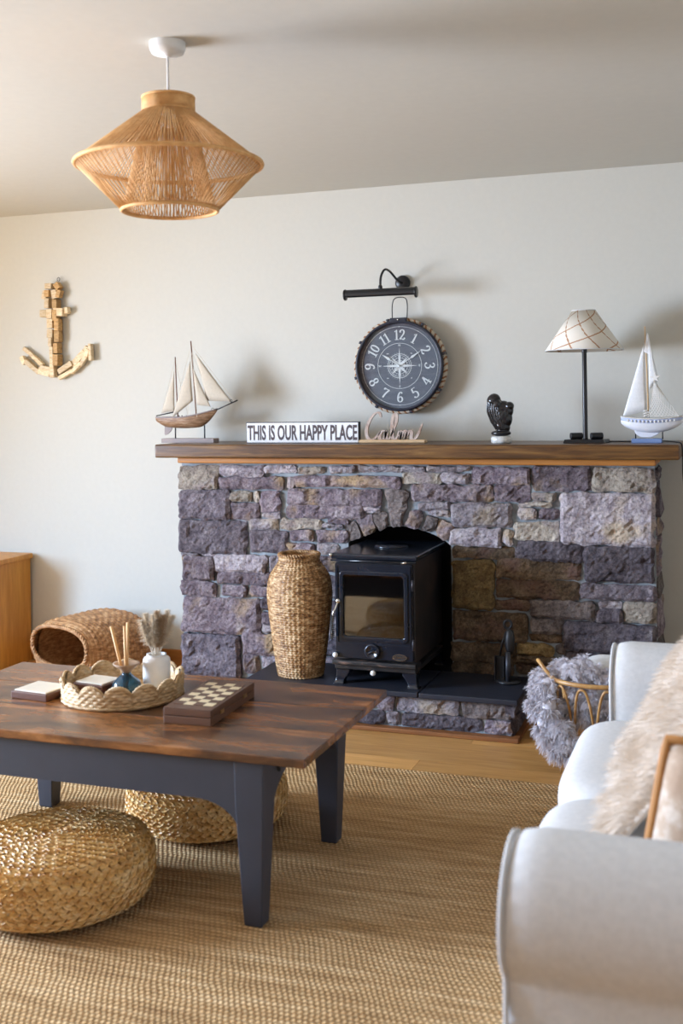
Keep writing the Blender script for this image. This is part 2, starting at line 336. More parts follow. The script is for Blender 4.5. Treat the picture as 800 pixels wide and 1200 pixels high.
    def strand(s, p, d, L, w_, droop=0.0, seg=2, tip=0.2, side=None):
        p = Vector(p); d = Vector(d).normalized()
        sd = side or d.cross(Vector((random.uniform(-1, 1), random.uniform(-1, 1), random.uniform(-1, 1))))
        sd = sd.normalized() if sd.length > 1e-6 else d.orthogonal().normalized()
        vs = []
        for k in range(seg + 1):
            f = k / seg; q = p + d * (L * f) + Vector((0, 0, -droop * L * f * f)); hw = w_ * (1 - (1 - tip) * f) / 2
            vs += [q - sd * hw, q + sd * hw]
        return s.add(vs, [(2 * k, 2 * k + 1, 2 * k + 3, 2 * k + 2) for k in range(seg)])
    def mesh(s, name, off=(0, 0, 0)):
        me = bpy.data.meshes.new(name)
        vs = [(a - off[0], b_ - off[1], c - off[2]) for a, b_, c in s.v] if any(off) else s.v
        me.from_pydata(vs, [], s.f); me.update(); return me
    def build(s, name, mat, parent=None, smooth=False, bevel=0.0, world=True, segs=2, sub=0):
        off = ORG.get(parent, (0, 0, 0)) if (parent and world) else (0, 0, 0)
        me = s.mesh(name, off)
        bm = bmesh.new(); bm.from_mesh(me); bmesh.ops.recalc_face_normals(bm, faces=bm.faces) if len(bm.faces) < 60000 else None
        bm.to_mesh(me); bm.free()
        return put(name, me, mat, parent, smooth, bevel, segs, sub)
def put(name, me, mat, parent=None, smooth=False, bevel=0.0, segs=2, sub=0):
    o = bpy.data.objects.new(name, me); COL.objects.link(o)
    if mat: me.materials.append(M(mat))
    if smooth: me.polygons.foreach_set('use_smooth', [True] * len(me.polygons))
    if parent: o.parent = parent; ORG[o] = ORG.get(parent, (0, 0, 0))
    if bevel:
        b_ = o.modifiers.new('bevel', 'BEVEL'); b_.width = bevel; b_.segments = segs; b_.limit_method = 'ANGLE'; b_.angle_limit = R(40)
        me.polygons.foreach_set('use_smooth', [True] * len(me.polygons))
        w_ = o.modifiers.new('wn', 'WEIGHTED_NORMAL'); w_.keep_sharp = False
    if sub:
        q = o.modifiers.new('sub', 'SUBSURF'); q.levels = sub; q.render_levels = sub
    return o
def tag(o, label=None, cat=None, group=None, kind=None):
    for k, v in (('label', label), ('category', cat), ('group', group), ('kind', kind)):
        if v: o[k] = v
    return o
def thing(name, label, cat, loc=(0, 0, 0), rz=0.0, group=None):
    o = bpy.data.objects.new(name, None); COL.objects.link(o); o.location = loc; o.rotation_euler = (0, 0, rz)
    o.empty_display_size = 0.05
    ORG[o] = tuple(loc); return tag(o, label, cat, group)
def struct(o, label, cat): return tag(o, label, cat, kind='structure')
def catmull(pts, per=6, closed=False):
    P = [Vector(p) for p in pts]; n = len(P); out = []
    for i in range(n if closed else n - 1):
        g = lambda k: P[k % n] if closed else P[max(0, min(n - 1, k))]
        a, b_, c, d = g(i - 1), g(i), g(i + 1), g(i + 2)
        for k in range(per):
            t_ = k / per
            out.append(0.5 * ((2 * b_) + (c - a) * t_ + (2 * a - 5 * b_ + 4 * c - d) * t_ ** 2 + (3 * b_ - a - 3 * c + d) * t_ ** 3))
    if not closed: out.append(P[-1])
    return out
def cat2(pts, per=6, closed=False): return [(p[0], p[1]) for p in catmull([(x, z, 0) for x, z in pts], per, closed)]
def text_mesh(txt, size, xs=1.0, bold=0.0, depth=0.001, align='CENTER'):
    """flat lettering facing -y, centred on the origin"""
    c = bpy.data.curves.new('lettering', 'FONT'); c.body = txt; c.size = size; c.align_x = align; c.align_y = 'CENTER'; c.offset = bold; c.extrude = depth / 2; c.resolution_u = 3
    o = bpy.data.objects.new('lettering', c); COL.objects.link(o)
    dg = bpy.context.evaluated_depsgraph_get(); me = bpy.data.meshes.new_from_object(o.evaluated_get(dg))
    bpy.data.objects.remove(o); bpy.data.curves.remove(c)
    me.transform(Matrix.Diagonal((xs, 1, 1, 1))); me.transform(Matrix.Rotation(R(90), 4, 'X')); me.materials.clear()
    return me
def weave(u, v, nu, nv, par=1.0):
    """over-under weave height 0..1 for stakes nu around and rows nv"""
    r = v * nv; k = math.floor(r); f = r - k
    return (max(0.0, sin(pi * f)) ** 0.6) * (0.62 + 0.38 * sin(2 * pi * u * nu / (2 if par == 1.0 else 1) + pi * par * (k % 2)))
def prof_at(prof, t_):
    """point on a polyline (r,z) by arc length"""
    L = [0]
    for a, b_ in zip(prof, prof[1:]): L.append(L[-1] + sqrt((a[0] - b_[0]) ** 2 + (a[1] - b_[1]) ** 2))
    d = t_ * L[-1]
    for i in range(len(prof) - 1):
        if d <= L[i + 1] or i == len(prof) - 2:
            f = (d - L[i]) / max(1e-9, L[i + 1] - L[i]); a, b_ = prof[i], prof[i + 1]
            l = max(1e-9, L[i + 1] - L[i])
            return a[0] + (b_[0] - a[0]) * f, a[1] + (b_[1] - a[1]) * f, (b_[1] - a[1]) / l, -(b_[0] - a[0]) / l
def cushion(c, size, e=4.0, n=28, m=16, ez=0.8):
    """plump superellipsoid cushion"""
    mb = MB(); p = 2.0 / e
    sp = lambda q: math.copysign(abs(q) ** p, q)
    def fn(u, v):
        a = 2 * pi * u; t_ = -pi / 2 + pi * v; ct = cos(t_)
        return (c[0] + size[0] / 2 * sp(cos(a)) * max(0, ct) ** p, c[1] + size[1] / 2 * sp(sin(a)) * max(0, ct) ** p, c[2] + size[2] / 2 * math.copysign(abs(sin(t_)) ** ez, sin(t_)))
    mb.grid(fn, n, m, wrapu=True); return mb

# ================================================================== THE ROOM
x0, x1, y0, y1, H = (ROOM[k] for k in ('x0', 'x1', 'y0', 'y1', 'h'))
floor = MB().box(x0, x1, y0, y1, -0.06, -0.012).build('floor', 'floor_oak'); struct(floor, 'honey oak board floor of the sitting room', 'floor')
rows = [(-0.02 - 0.125 * k, k) for k in range(50)]
plank_me = {}
for yy, k in rows:
    if yy - 0.125 < y0: break
    xx = x0 - (k * 0.53) % 1.45
    while xx < x1:
        a, b_ = max(xx, x0), min(xx + 1.45, x1)
        L = round(b_ - a, 3)
        if L > 0.02:
            if L not in plank_me:
                me = MB().box(0.0008, L - 0.0008, -0.1242, 0, -0.012, 0).mesh('plank'); me.materials.append(M('floor_oak')); plank_me[L] = me
            o = bpy.data.objects.new('plank', plank_me[L]); COL.objects.link(o); o.location = (a, yy, 0); o.parent = floor
        xx += 1.45
struct(MB().box(x0 - .1, x1 + .1, y0 - .1, y1 + .1, H, H + .08).build('ceiling', 'paint_ceiling'), 'plain warm grey plaster ceiling', 'ceiling')
struct(MB().box(x0 - .1, x1 + .1, y1, y1 + .1, -.06, H).build('wall_back', 'paint_wall'), 'warm grey painted wall behind the stone fireplace', 'wall')
struct(MB().box(x1, x1 + .1, y0, y1, -.06, H).build('wall_right', 'paint_wall'), 'warm grey painted wall behind the sofa', 'wall')
q = WIN
struct(MB().box(x0 - .1, x0, y0, q['y0'], -.06, H).box(x0 - .1, x0, q['y1'], y1, -.06, H).box(x0 - .1, x0, q['y0'], q['y1'], -.06, q['z0']).box(x0 - .1, x0, q['y0'], q['y1'], q['z1'], H).build('wall_left', 'paint_wall'), 'warm grey painted wall with the big window', 'wall')
q = FILL_WIN
struct(MB().box(x0, q['x0'], y0 - .1, y0, -.06, H).box(q['x1'], x1, y0 - .1, y0, -.06, H).box(q['x0'], q['x1'], y0 - .1, y0, -.06, q['z0']).box(q['x0'], q['x1'], y0 - .1, y0, q['z1'], H).build('wall_rear', 'panel_brown'), 'warm brown panelled wall facing the fireplace', 'wall')
def window(name, c, sy, sz, rz, label):
    o = thing(name, label, 'window', c, rz); o['kind'] = 'structure'
    f = MB()
    hy, hz = sy / 2, sz / 2
    for a in ((-hy, -hy + .05, -hz, hz), (hy - .05, hy, -hz, hz), (-hy, hy, -hz, -hz + .05), (-hy, hy, hz - .05, hz), (-.025, .025, -hz, hz)):
        f.box(a[0], a[1], -.03, .03, a[2], a[3])
    f.build('window_frame', 'white_gloss', o, world=False)
    for s_ in (-1, 1): MB().box(min(0, s_ * hy), max(0, s_ * hy), .0, .004, -hz, hz).build('pane', 'clear_glass', o, world=False)
window('window_1', (x0 - .06, (WIN['y0'] + WIN['y1']) / 2, (WIN['z0'] + WIN['z1']) / 2), WIN['y1'] - WIN['y0'], WIN['z1'] - WIN['z0'], R(90), 'wide white framed window lighting the room from the side')
window('fill_window', ((FILL_WIN['x0'] + FILL_WIN['x1']) / 2, y0 - .06, (FILL_WIN['z0'] + FILL_WIN['z1']) / 2), FILL_WIN['x1'] - FILL_WIN['x0'], FILL_WIN['z1'] - FILL_WIN['z0'], 0, 'unseen white framed window added for fill facing the fireplace')  # window added out of view to go with the rear fill
FX0, FX1, FY = -2.515, -0.31, -0.295        # mortar faces of the fireplace
for nm, a, b_ in (('baseboard_back', -5.6, FX0), ('baseboard_back', FX1, x1)):
    struct(MB().box(a, b_, -0.016, 0, 0, 0.105).build(nm, 'skirting_oak', bevel=.004), 'orange oak skirting board along the wall beside the fireplace' if a < -3 else 'orange oak skirting board behind the sofa end', 'skirting')

# rug
o = MB().box(-3.62, -0.15, -4.9, -1.172, 0.0, 0.012).build('jute_rug', 'jute_rug', bevel=.004)
tag(o, 'large plaited brown jute rug under the coffee table', 'rug')

# ================================================================== STONE FIREPLACE
fp = thing('stone_fireplace', 'wide purple grey rough stone fireplace with arched opening', 'fireplace', (-1.42, -0.15, 0))
OX0, OX1, ZS, ZA = -1.668, -1.186, 0.722, 0.803       # opening sides, spring and apex heights
core = MB()
core.box(FX0, OX0, FY, -.001, 0, 1.086).box(OX1, FX1, FY, -.001, 0, 1.086)
N = 16
arch = [(OX0 + (OX1 - OX0) * k / N, ZS + (ZA - ZS) * sin(pi * k / N) ** 0.75) for k in range(N + 1)]
for (a, za), (b_, zb) in zip(arch, arch[1:]):
    core.add([(a, FY, za), (b_, FY, zb), (b_, FY, 1.086), (a, FY, 1.086), (a, -.001, za), (b_, -.001, zb), (b_, -.001, 1.086), (a, -.001, 1.086)],
             [(0, 1, 2, 3), (4, 7, 6, 5), (0, 4, 5, 1), (3, 2, 6, 7)])
core.build('mortar', 'mortar', fp)
MB().box(OX0 - .01, OX1 + .01, -.02, -.004, 0, 0.815).box(OX0 - .012, OX0 + .006, FY + .004, -.004, 0, .73).box(OX1 - .006, OX1 + .012, FY + .004, -.004, 0, .73).build('firebox', 'soot', fp)
STN = '''-1099 960 -899 1070 T;-890 1023 -660 1072 L;-648 1038 -497 1074 L;-896 964 -562 1020 P;-545 974 -514 1022 T;-1101 814 -839 952 D;-830 903 -724 947 T;-830 822 -685 899 P
-710 904 -684 948 T;-672 857 -580 953 P;-668 829 -582 849 L;-1098 657 -752 811 D;-729 773 -590 820 L;-726 666 -545 770 D;-574 778 -374 829 T;-532 722 -417 774 P;-533 667 -410 714 P
-1096 636 -1000 653 L;-986 639 -914 656 L;-1092 522 -929 633 P;-919 572 -654 645 L;-636 572 -508 652 L;-912 508 -633 568 P;-1093 445 -917 514 P;-886 450 -753 498 P;-734 457 -604 504 P
-1091 276 -692 438 P;-679 394 -605 446 D;-680 330 -593 386 P;-672 292 -581 324 L;-1090 70 -792 262 D;-778 184 -565 281 P;-771 96 -700 176 P;-679 124 -566 180 L;-480 1038 -362 1070 T
-328 1043 -208 1072 L;-196 1050 124 1073 L;-506 982 8 1028 P;17 998 194 1043 T;-538 891 -81 969 P;-546 831 -171 887 P;-167 863 -94 887 L;-361 786 -270 805 L;-340 810 -245 833 P
-396 723 -251 778 P;-397 668 -288 714 L;67 924 426 992 P;91 885 235 915 L;137 855 234 881 L;249 814 507 915 L;232 728 458 802 L;472 740 509 802 L;132 1052 321 1070 L;201 1000 321 1044 L
336 1002 591 1072 P;442 925 586 995 P;605 976 847 1074 P;597 931 699 960 T;537 905 681 923 T;540 849 618 893 L;632 851 709 891 P;521 758 708 838 T;720 748 1106 964 L;858 976 1108 1072 T
527 672 811 752 D;817 592 1104 740 D;805 517 1110 581 D;440 593 799 674 B;436 508 791 585 B;244 673 519 722 B;241 450 424 660 O;434 452 576 496 B;586 429 853 502 M;876 480 967 508 L
867 422 969 468 D;983 425 1104 510 T;242 312 571 439 B;589 360 724 418 M;588 323 709 352 B;731 300 1106 414 D;237 217 517 300 B;528 265 683 310 O;694 276 726 312 M;528 229 697 258 B
240 161 505 210 B;520 178 707 222 B;732 193 939 284 D;953 207 1108 296 P;-500 587 -290 658 P;-586 506 -291 566 D;-588 380 -284 456 P;-580 302 -286 373 L;-548 196 -437 287 P
-420 205 -278 295 D;-549 114 -288 188 P;-358 468 -283 504 L;-1090 8 -860 60 P;-850 8 -640 60 D;610 20 860 160 P;875 60 1108 190 D;880 8 1106 50 P'''
VSS = [[(-270, 802), (-216, 827), (-176, 754), (-230, 729)], [(-208, 839), (-134, 860), (-111, 783), (-172, 750)], [(-128, 864), (-65, 873), (-48, 804), (-101, 779)],
       [(-70, 973), (48, 970), (14, 802), (-38, 796)], [(63, 887), (114, 872), (89, 792), (26, 806)], [(133, 861), (187, 840), (154, 775), (97, 788)], [(191, 848), (257, 811), (211, 742), (163, 769)]]
def rough_stone(quad, proud, seed, frame=lambda a, d, h: (a, d, h), back=0.02, step=0.015):
    """quad: corners (a,h) top-left, top-right, bottom-right, bottom-left; split face in a grid, rough and chipped at the edges.
    frame maps (along, out, up) to space, out positive towards the room"""
    tl, tr, br, bl = (Vector(p) for p in quad)
    wd = ((tr - tl).length + (br - bl).length) / 2; ht = ((tl - bl).length + (tr - br).length) / 2
    nu = max(4, min(26, int(wd / step) + 2)); nv = max(5, min(16, int(ht / step) + 2))
    mb = MB(); vs = []
    so = Vector((seed * 3.17, seed * 1.31, seed * 7.7))
    def wob(p, s_): return noise.noise(Vector((p[0] * s_, p[1] * s_, 0)) + so)
    slope = random.uniform(-.010, .010); slope2 = random.uniform(-.008, .008)
    for j in range(-1, nv + 1):
        for i in range(-1, nu + 1):
            edge_out = i in (-1, nu) or j in (-1, nv)
            u = min(max(i, 0), nu - 1) / (nu - 1); v = min(max(j, 0), nv - 1) / (nv - 1)
            p = (bl * (1 - u) + br * u) * (1 - v) + (tl * (1 - u) + tr * u) * v
            du = min(u, 1 - u) * wd; dv = min(v, 1 - v) * ht; de = min(du, dv)
            if i in (-1, 0, nu - 1, nu): p = p + Vector((wob((p[0], p[1] * 2.2), 14) * .010 + wob(p, 60) * .005, 0))
            if j in (-1, 0, nv - 1, nv): p = p + Vector((0, wob((p[0] * 2.2, p[1]), 12) * .008 + wob(p, 55) * .004))
            if (u in (0, 1)) and (v in (0, 1)): p = p + ((bl + br + tl + tr) / 4 - p).normalized() * .006
            if edge_out: d = -back
            else:
                d = proud * (0.62 + 0.38 * min(1, de / 0.012))
                d += (u - .5) * slope * 2 + (v - .5) * slope2 * 2
                f = wob(p, 7) * .014 + abs(wob(p, 15)) * .009 + abs(wob(p, 40)) * .007 + wob(p, 85) * .005 - .006
                cell = noise.voronoi(Vector((p[0] * 9 + wob(p, 15) * .8, p[1] * 13, 0)) + so)
                q1 = cell[1][0]; f += (p[0] * 9 + so[0] - q1[0]) * noise.noise(q1 * 3.1) * .020 + (p[1] * 13 + so[1] - q1[1]) * noise.noise(q1 * 5.7) * .020 + noise.noise(q1 * 9.3) * .010
                d += f * min(1, .5 + de / 0.016)
                d = max(.004, d)
            vs.append(frame(p[0], d, p[1]))
    W = nu + 2
    fs = [(j * W + i, j * W + i + 1, (j + 1) * W + i + 1, (j + 1) * W + i) for j in range(nv + 1) for i in range(W - 1)]
    return mb.add(vs, fs)
k = 0
for row_ in STN.replace('\n', ';').split(';'):
    a, zb, c, zt, kk = row_.split(); a, zb, c, zt = (float(q) / 1000 for q in (a, zb, c, zt)); k += 1
    jz = lambda: random.uniform(-.004, .004)
    quad = [(a - 1.42 + jz() - .004, zt + jz() + .003), (c - 1.42 + jz() + .004, zt + jz() + .003), (c - 1.42 + jz() + .004, zb + jz() - .003), (a - 1.42 + jz() - .004, zb + jz() - .003)]
    rough_stone(quad, random.uniform(.020, .036) + (0.008 if (zt - zb) > .1 else 0), k, lambda a_, d_, h_: (a_, FY - d_, h_)).build('stone', 'stone_' + kk, fp)
for vq in VSS:
    k += 1
    o = rough_stone([(a / 1000 - 1.42, z / 1000) for a, z in vq], .026 + (.012 if k == 3 else 0), k, lambda a_, d_, h_: (a_, FY - d_, h_)).build('arch_stone', 'stone_' + random.choice('PPM'), fp)
for fx, sg in ((FX1, 1), (FX0, -1)):                       # quoins on the two returns
    z = 0.01
    while z < 1.03:
        h = min(random.uniform(.07, .17), 1.08 - z); k += 1
        rough_stone([(-.28, z + h - .012), (-.02, z + h - .012), (-.02, z), (-.28, z)], .014, k, lambda a_, d_, h_: (fx + sg * d_, a_, h_), step=.035).build('stone', 'stone_' + random.choice('PDM'), fp)
        z += h

# mantel shelf
ms = thing('mantel_shelf', 'thick golden brown varnished oak mantel shelf over the fireplace', 'mantel', (-1.40, -.2, 1.09))
MB().box(-2.588, -.203, -.432, -.001, 1.114, 1.177).build('shelf_board', 'mantel_oak', ms, bevel=.008, segs=3)
MB().box(-2.50, -.30, -.372, -.001, 1.086, 1.113).build('moulding', 'skirting_oak', ms, bevel=.006)

# hearth: stone plinth with slate slabs and a wooden trim
he = thing('hearth', 'low raised hearth with black slate slabs on rough stone', 'hearth', (-1.42, -.5, 0))
HX0, HX1, HY = -2.0, -0.835, -0.70
MB().box(HX0 + .02, HX1 - .02, HY + .025, -.345, 0, .153).build('mortar', 'mortar', he)
for a, b_ in ((HX0 - .005, -1.227), (-1.222, HX1 + .018)):
    MB().box(a, b_, HY - .035, -.345, .154, .176).build('slab', 'slate', he, bevel=.004)
hr_ = [(0.082, .150, [-1.98, -1.70, -1.42, -1.335, -1.06, -.842], 'PLPLM'), (.022, .078, [-1.98, -1.76, -1.545, -1.38, -1.315, -.965, -.842], 'DPDLDP')]
for zb, zt, xs, ks in hr_:
    for (a, b_), kk in zip(zip(xs, xs[1:]), ks):
        k += 1
        rough_stone([(a + .006, zt), (b_ - .006, zt), (b_ - .006, zb), (a + .006, zb)], .022, k, lambda a_, d_, h_: (a_, HY + .025 - d_, h_)).build('stone', 'stone_' + kk, he)
    for s_, fx in ((1, HX1 - .02), (-1, HX0 + .02)):
        for a, b_ in ((HY + .01, -.52), (-.51, -.355)):
            k += 1
            rough_stone([(a, zt), (b_, zt), (b_, zb), (a, zb)], .016, k, lambda a_, d_, h_: (fx + s_ * d_, a_, h_)).build('stone', 'stone_D', he)
MB().box(HX0 - .02, HX1 + .018, HY - .022, HY + .02, 0, .019).box(HX1 - .01, HX1 + .018, HY + .02, -.35, 0, .019).box(HX0 - .02, HX0 + .01, HY + .02, -.35, 0, .019).build('floor_trim', 'trim_dark', he, bevel=.004)

# ================================================================== WOOD STOVE
sv = thing('wood_stove', 'black enamelled cast iron wood stove on the hearth', 'stove', (-1.424, -.44, .176))
SX0, SX1, SF, SB = -1.598, -1.250, -.672, -.215
MB().box(SX0, SX1, SF + .004, SB, .278, .704).build('body', 'enamel_side', sv, bevel=.006)
MB().box(SX0 - .014, SX1 + .014, SF - .018, SB + .015, .704, .728).build('top_plate', 'enamel_black', sv, bevel=.006)
MB().lathe([(.075, .728), (.075, .733), (.07, .736)], 32, (-1.424, -.42, 0)).build('hot_plate', 'enamel_black', sv, smooth=True)
MB().lathe([(.055, -.214), (.055, -.160)], 24, (-1.424, 0, .60), 'y').build('flue_outlet', 'soot', sv, smooth=True)
def rr(xa, xb, za, zb, r, bow=0.0, n=6):
    """rounded rectangle in x,z, top edge bowed up"""
    pts = []
    for cx, cz, a0 in ((xb - r, zb - r, 0), (xa + r, zb - r, 90), (xa + r, za + r, 180), (xb - r, za + r, 270)):
        for j in range(n + 1):
            a = R(a0 + 90 * j / n); pts.append((cx + r * cos(a), cz + r * sin(a)))
    if bow: pts = [(x, z + bow * (1 - ((x - (xa + xb) / 2) / ((xb - xa) / 2)) ** 2) * max(0, (z - (za + zb) / 2) / ((zb - za) / 2))) for x, z in pts]
    return pts
def ring_prism(outer, inner, ya, yb):
    n = len(outer); mb = MB()
    vs = [(x, y, z) for y in (ya, yb) for P in (outer, inner) for x, z in P]
    fs = []
    for i in range(n):
        j = (i + 1) % n
        fs += [(i, j, n + j, n + i), (2 * n + i, 3 * n + i, 3 * n + j, 2 * n + j), (i, 2 * n + i, 2 * n + j, j), (n + i, n + j, 3 * n + j, 3 * n + i)]
    return mb.add(vs, fs)
GX0, GX1, GZ0, GZ1 = -1.556, -1.290, .382, .640
G = rr(GX0, GX1, GZ0, GZ1, .012, .006)
dr = ring_prism(rr(-1.592, -1.256, .292, .690, .006), rr(GX0 - .004, GX1 + .004, GZ0 - .004, GZ1 + .004, .012, .006), SF - .020, SF + .002)
door = dr.build('door', 'enamel_black', sv)
ring_prism(rr(GX0 - .016, GX1 + .016, GZ0 - .016, GZ1 + .016, .018, .008), G, SF - .028, SF - .018).build('glass_frame', 'enamel_black', door, bevel=.003)
ring_prism(rr(-1.586, -1.262, .350, .684, .006), rr(-1.581, -1.267, .355, .679, .006), SF - .024, SF - .018).build('moulding', 'enamel_black', door)
MB().prism(G, SF - .017, SF - .012).build('door_glass', 'stove_glass', door)
dm = MB().box(GX0 - .02, GX1 + .02, SF - .004, SF + .003, GZ0 - .02, GZ1 + .02); dm.build('fire_back', 'soot', sv)
dial = MB().lathe([(.033, SF - .020), (.033, SF - .030), (.026, SF - .036), (.024, SF - .032)], 28, (-1.430, 0, .324), 'y').build('air_dial', 'enamel_black', door, smooth=True)
MB().tube([(-1.430 + .029 * cos(a), SF - .031, .324 + .029 * sin(a)) for a in [2 * pi * j / 28 for j in range(28)]], .0022, 6, True).build('dial_rim', 'iron_grey', dial, smooth=True)
MB().tube([(-1.442, SF - .036, .320), (-1.431, SF - .040, .325), (-1.419, SF - .036, .331)], .0035, 6).build('dial_grip', 'iron_grey', dial, smooth=True)
ov = lambda rx, rz, cx, cz, n=28: [(cx + rx * cos(2 * pi * j / n), cz + rz * sin(2 * pi * j / n)) for j in range(n)]
bd = MB().prism(ov(.031, .0135, -1.312, .306), SF - .0235, SF - .019).build('maker_badge', 'iron_grey', door)
ring_prism(ov(.031, .0135, -1.312, .306), ov(.0285, .0112, -1.312, .306), SF - .0250, SF - .0225).build('badge_rim', 'steel', bd)
me = text_mesh('STANLEY', .0135, 0.95); me.transform(Matrix.Translation((-1.312 + 1.424, SF - .0245 + .44, .306 - .176))); put('lettering', me, 'steel', bd)
# coiled door handle
hp = [(-1.578, SF - .03, .528), (-1.584, SF - .045, .500), (-1.592, SF - .052, .478), (-1.597, SF - .052, .40), (-1.600, SF - .052, .375)]
h_ = MB().tube(catmull(hp, 5), .004, 8).build('door_handle', 'steel', door, smooth=True)
MB().tube([(-1.594 - .004 * j / 90 + .008 * cos(j * .9), SF - .052 + .008 * sin(j * .9), .475 - .10 * j / 90) for j in range(91)], .0026, 5).build('coil_grip', 'iron_black', h_, smooth=True)
MB().lathe([(.009, -.008), (.011, 0), (.009, .008)], 14, (-1.577, SF - .028, .530), 'y').build('latch_boss', 'steel', h_, smooth=True)
for z in (.605, .36):
    MB().lathe([(.005, z - .022), (.0055, z), (.005, z + .022)], 10, (-1.253, SF - .022, 0)).build('hinge', 'iron_grey', door, smooth=True)
MB().box(SX0 - .010, SX1 + .010, SF - .034, SF + .05, .262, .282).build('ash_lip', 'enamel_worn', sv, bevel=.005)
MB().box(SX0 - .004, SX1 + .004, SF - .014, SB - .01, .240, .264).build('base_rail', 'enamel_worn', sv, bevel=.004)
for c in ((-1.592, SF - .032, .303), (-1.424, SF - .038, .238)):
    MB().sphere(c, .0115, 14, 10).build('control_knob', 'porcelain', sv, smooth=True)
MB().tube([(-1.424, SF - .03, .238), (-1.424, SF + .05, .244)], .004, 8).build('control_rod', 'iron_black', sv, smooth=True)
MB().sphere((SX0 - .012, SF - .018, .722), .008, 10, 8).build('rail_knob', 'steel', sv, smooth=True)
MB().tube([(SX0 - .012, SF - .021, .700), (SX1 + .012, SF - .021, .700)], .004, 8).build('towel_rail', 'enamel_black', sv, smooth=True)
MB().tube([(-1.300, SF - .024, .697), (-1.275, SF - .034, .702)], .0045, 8).build('top_vent_lever', 'steel', sv, smooth=True)
for lx, sx_ in ((SX0 + .03, -1), (SX1 - .03, 1)):
    for ly, sy_ in ((SF + .03, -1), (SB - .03, 1)):
        sec = [(.246, .030, .0), (.225, .030, .002), (.20, .021, .012), (.183, .020, .018), (.176, .026, .020)]
        lg = MB()
        vs = []
        for z, h, o_ in sec:
            for ax, ay in ((-1, -1), (1, -1), (1, 1), (-1, 1)): vs.append((lx + ax * h + sx_ * o_, ly + ay * h + sy_ * o_, z))
        lg.add(vs, [(4 * j + i, 4 * j + (i + 1) % 4, 4 * j + 4 + (i + 1) % 4, 4 * j + 4 + i) for j in range(len(sec) - 1) for i in range(4)] + [(0, 1, 2, 3), (16, 17, 18, 19)])
        lg.build('leg', 'enamel_black', sv, bevel=.004)

# ================================================================== FIRESIDE TOOLS
tl = thing('fireside_tools', 'black iron fireside brush and shovel stand beside the stove', 'fire tools', (-.905, -.47, .176))
MB().lathe([(.052, .176), (.052, .186), (.030, .192)], 24, (-.905, -.46, 0)).build('base', 'iron_black', tl, smooth=True)
MB().tube([(-.905, -.46, .19), (-.905, -.46, .405)], .007, 8).build('pole', 'iron_black', tl, smooth=True)
MB().tube([(-.905 + .016 * cos(a), -.46, .420 + .018 * sin(a)) for a in [2 * pi * j / 20 for j in range(20)]], .006, 6, True).build('ring_handle', 'iron_black', tl, smooth=True)
MB().lathe([(.006, .405), (.017, .395), (.022, .36), (.020, .325), (.012, .30)], 14, (-.895, -.475, 0)).build('brush_head', 'iron_black', tl, smooth=True)
MB().lathe([(.011, .182), (.013, .24), (.011, .31)], 12, (-.900, -.492, 0)).build('brush_handle', 'iron_grey', tl, smooth=True)
MB().box(-.962, -.920, -.462, -.452, .183, .285).box(-.962, -.957, -.478, -.452, .183, .285).box(-.925, -.920, -.478, -.452, .183, .285).box(-.962, -.920, -.478, -.452, .183, .188).build('shovel', 'iron_black', tl, bevel=.002)
MB().tube([(-.941, -.457, .285), (-.93, -.457, .34), (-.912, -.46, .39)], .005, 8).build('shovel_handle', 'iron_black', tl, smooth=True)

# ================================================================== TALL WICKER VASE
def woven_lathe(prof, nu, nv, amp, su=4, sv_=5, par=1.0):
    mb = MB(); NU, NV = nu * su, nv * sv_
    def fn(u, v):
        r, z, nx, nz_ = prof_at(prof, v); h = amp * weave(u, v, nu, nv, par); a = 2 * pi * u
        return ((r + nx * h) * cos(a), (r + nx * h) * sin(a), z + nz_ * h)
    mb.grid(fn, NU, NV, wrapu=True); return mb
vz = thing('wicker_vase', 'tall rounded wicker floor vase standing beside the stove', 'vase', (-1.800, -.575, .1775))
pr = [(p[0], p[1]) for p in catmull([(.093, 0, 0), (.100, .02, 0), (.118, .15, 0), (.136, .30, 0), (.139, .37, 0), (.128, .43, 0), (.098, .478, 0), (.086, .50, 0), (.088, .522, 0)], 6)]
woven_lathe(pr, 40, 52, .006, par=.35).build('vase_body', 'wicker_vase', vz, smooth=True, world=False)
MB().lathe([(.080, .524), (.078, .49), (.09, .46), (.11, .40), (.09, .02), (.001, .015)], 40, cap0=False, cap1=False).build('lining', 'wicker_brown', vz, smooth=True, world=False)
MB().lathe([(.001, .002), (.093, .002), (.093, .01)], 40, cap0=False, cap1=False).build('vase_base', 'wicker_brown', vz, world=False)
def rope(path, r, strands=2, pitch=.02, n=5, closed=True, only=None):
    mb = MB(); P = [Vector(p) for p in path]; L = len(P)
    d_ = 0; acc = [0]
    for i in range(L): acc.append(acc[-1] + (P[(i + 1) % L] - P[i]).length)
    turns = max(1, round(acc[-1] / pitch))
    for s_ in (only if only is not None else range(strands)):
        pts = []
        for i in range(L):
            t_ = (P[(i + 1) % L] - P[(i - 1) % L]) if closed else (P[min(L - 1, i + 1)] - P[max(0, i - 1)])
            t_.normalize(); a_ = t_.orthogonal().normalized() if abs(t_.z) > .95 else t_.cross(Vector((0, 0, 1))).normalized(); b_ = t_.cross(a_)
            an = 2 * pi * (turns * acc[i] / acc[-1] + s_ / strands)
            pts.append(P[i] + (a_ * cos(an) + b_ * sin(an)) * r * .55)
        mb.tube(pts, r * .6, n, closed)
    return mb
circ = lambda c, r, n: [(c[0] + r * cos(2 * pi * j / n), c[1] + r * sin(2 * pi * j / n), c[2]) for j in range(n)]
rope(circ((0, 0, .524), .086, 160), .009, 2, .025).build('rolled_rim', 'wicker_vase', vz, smooth=True, world=False)

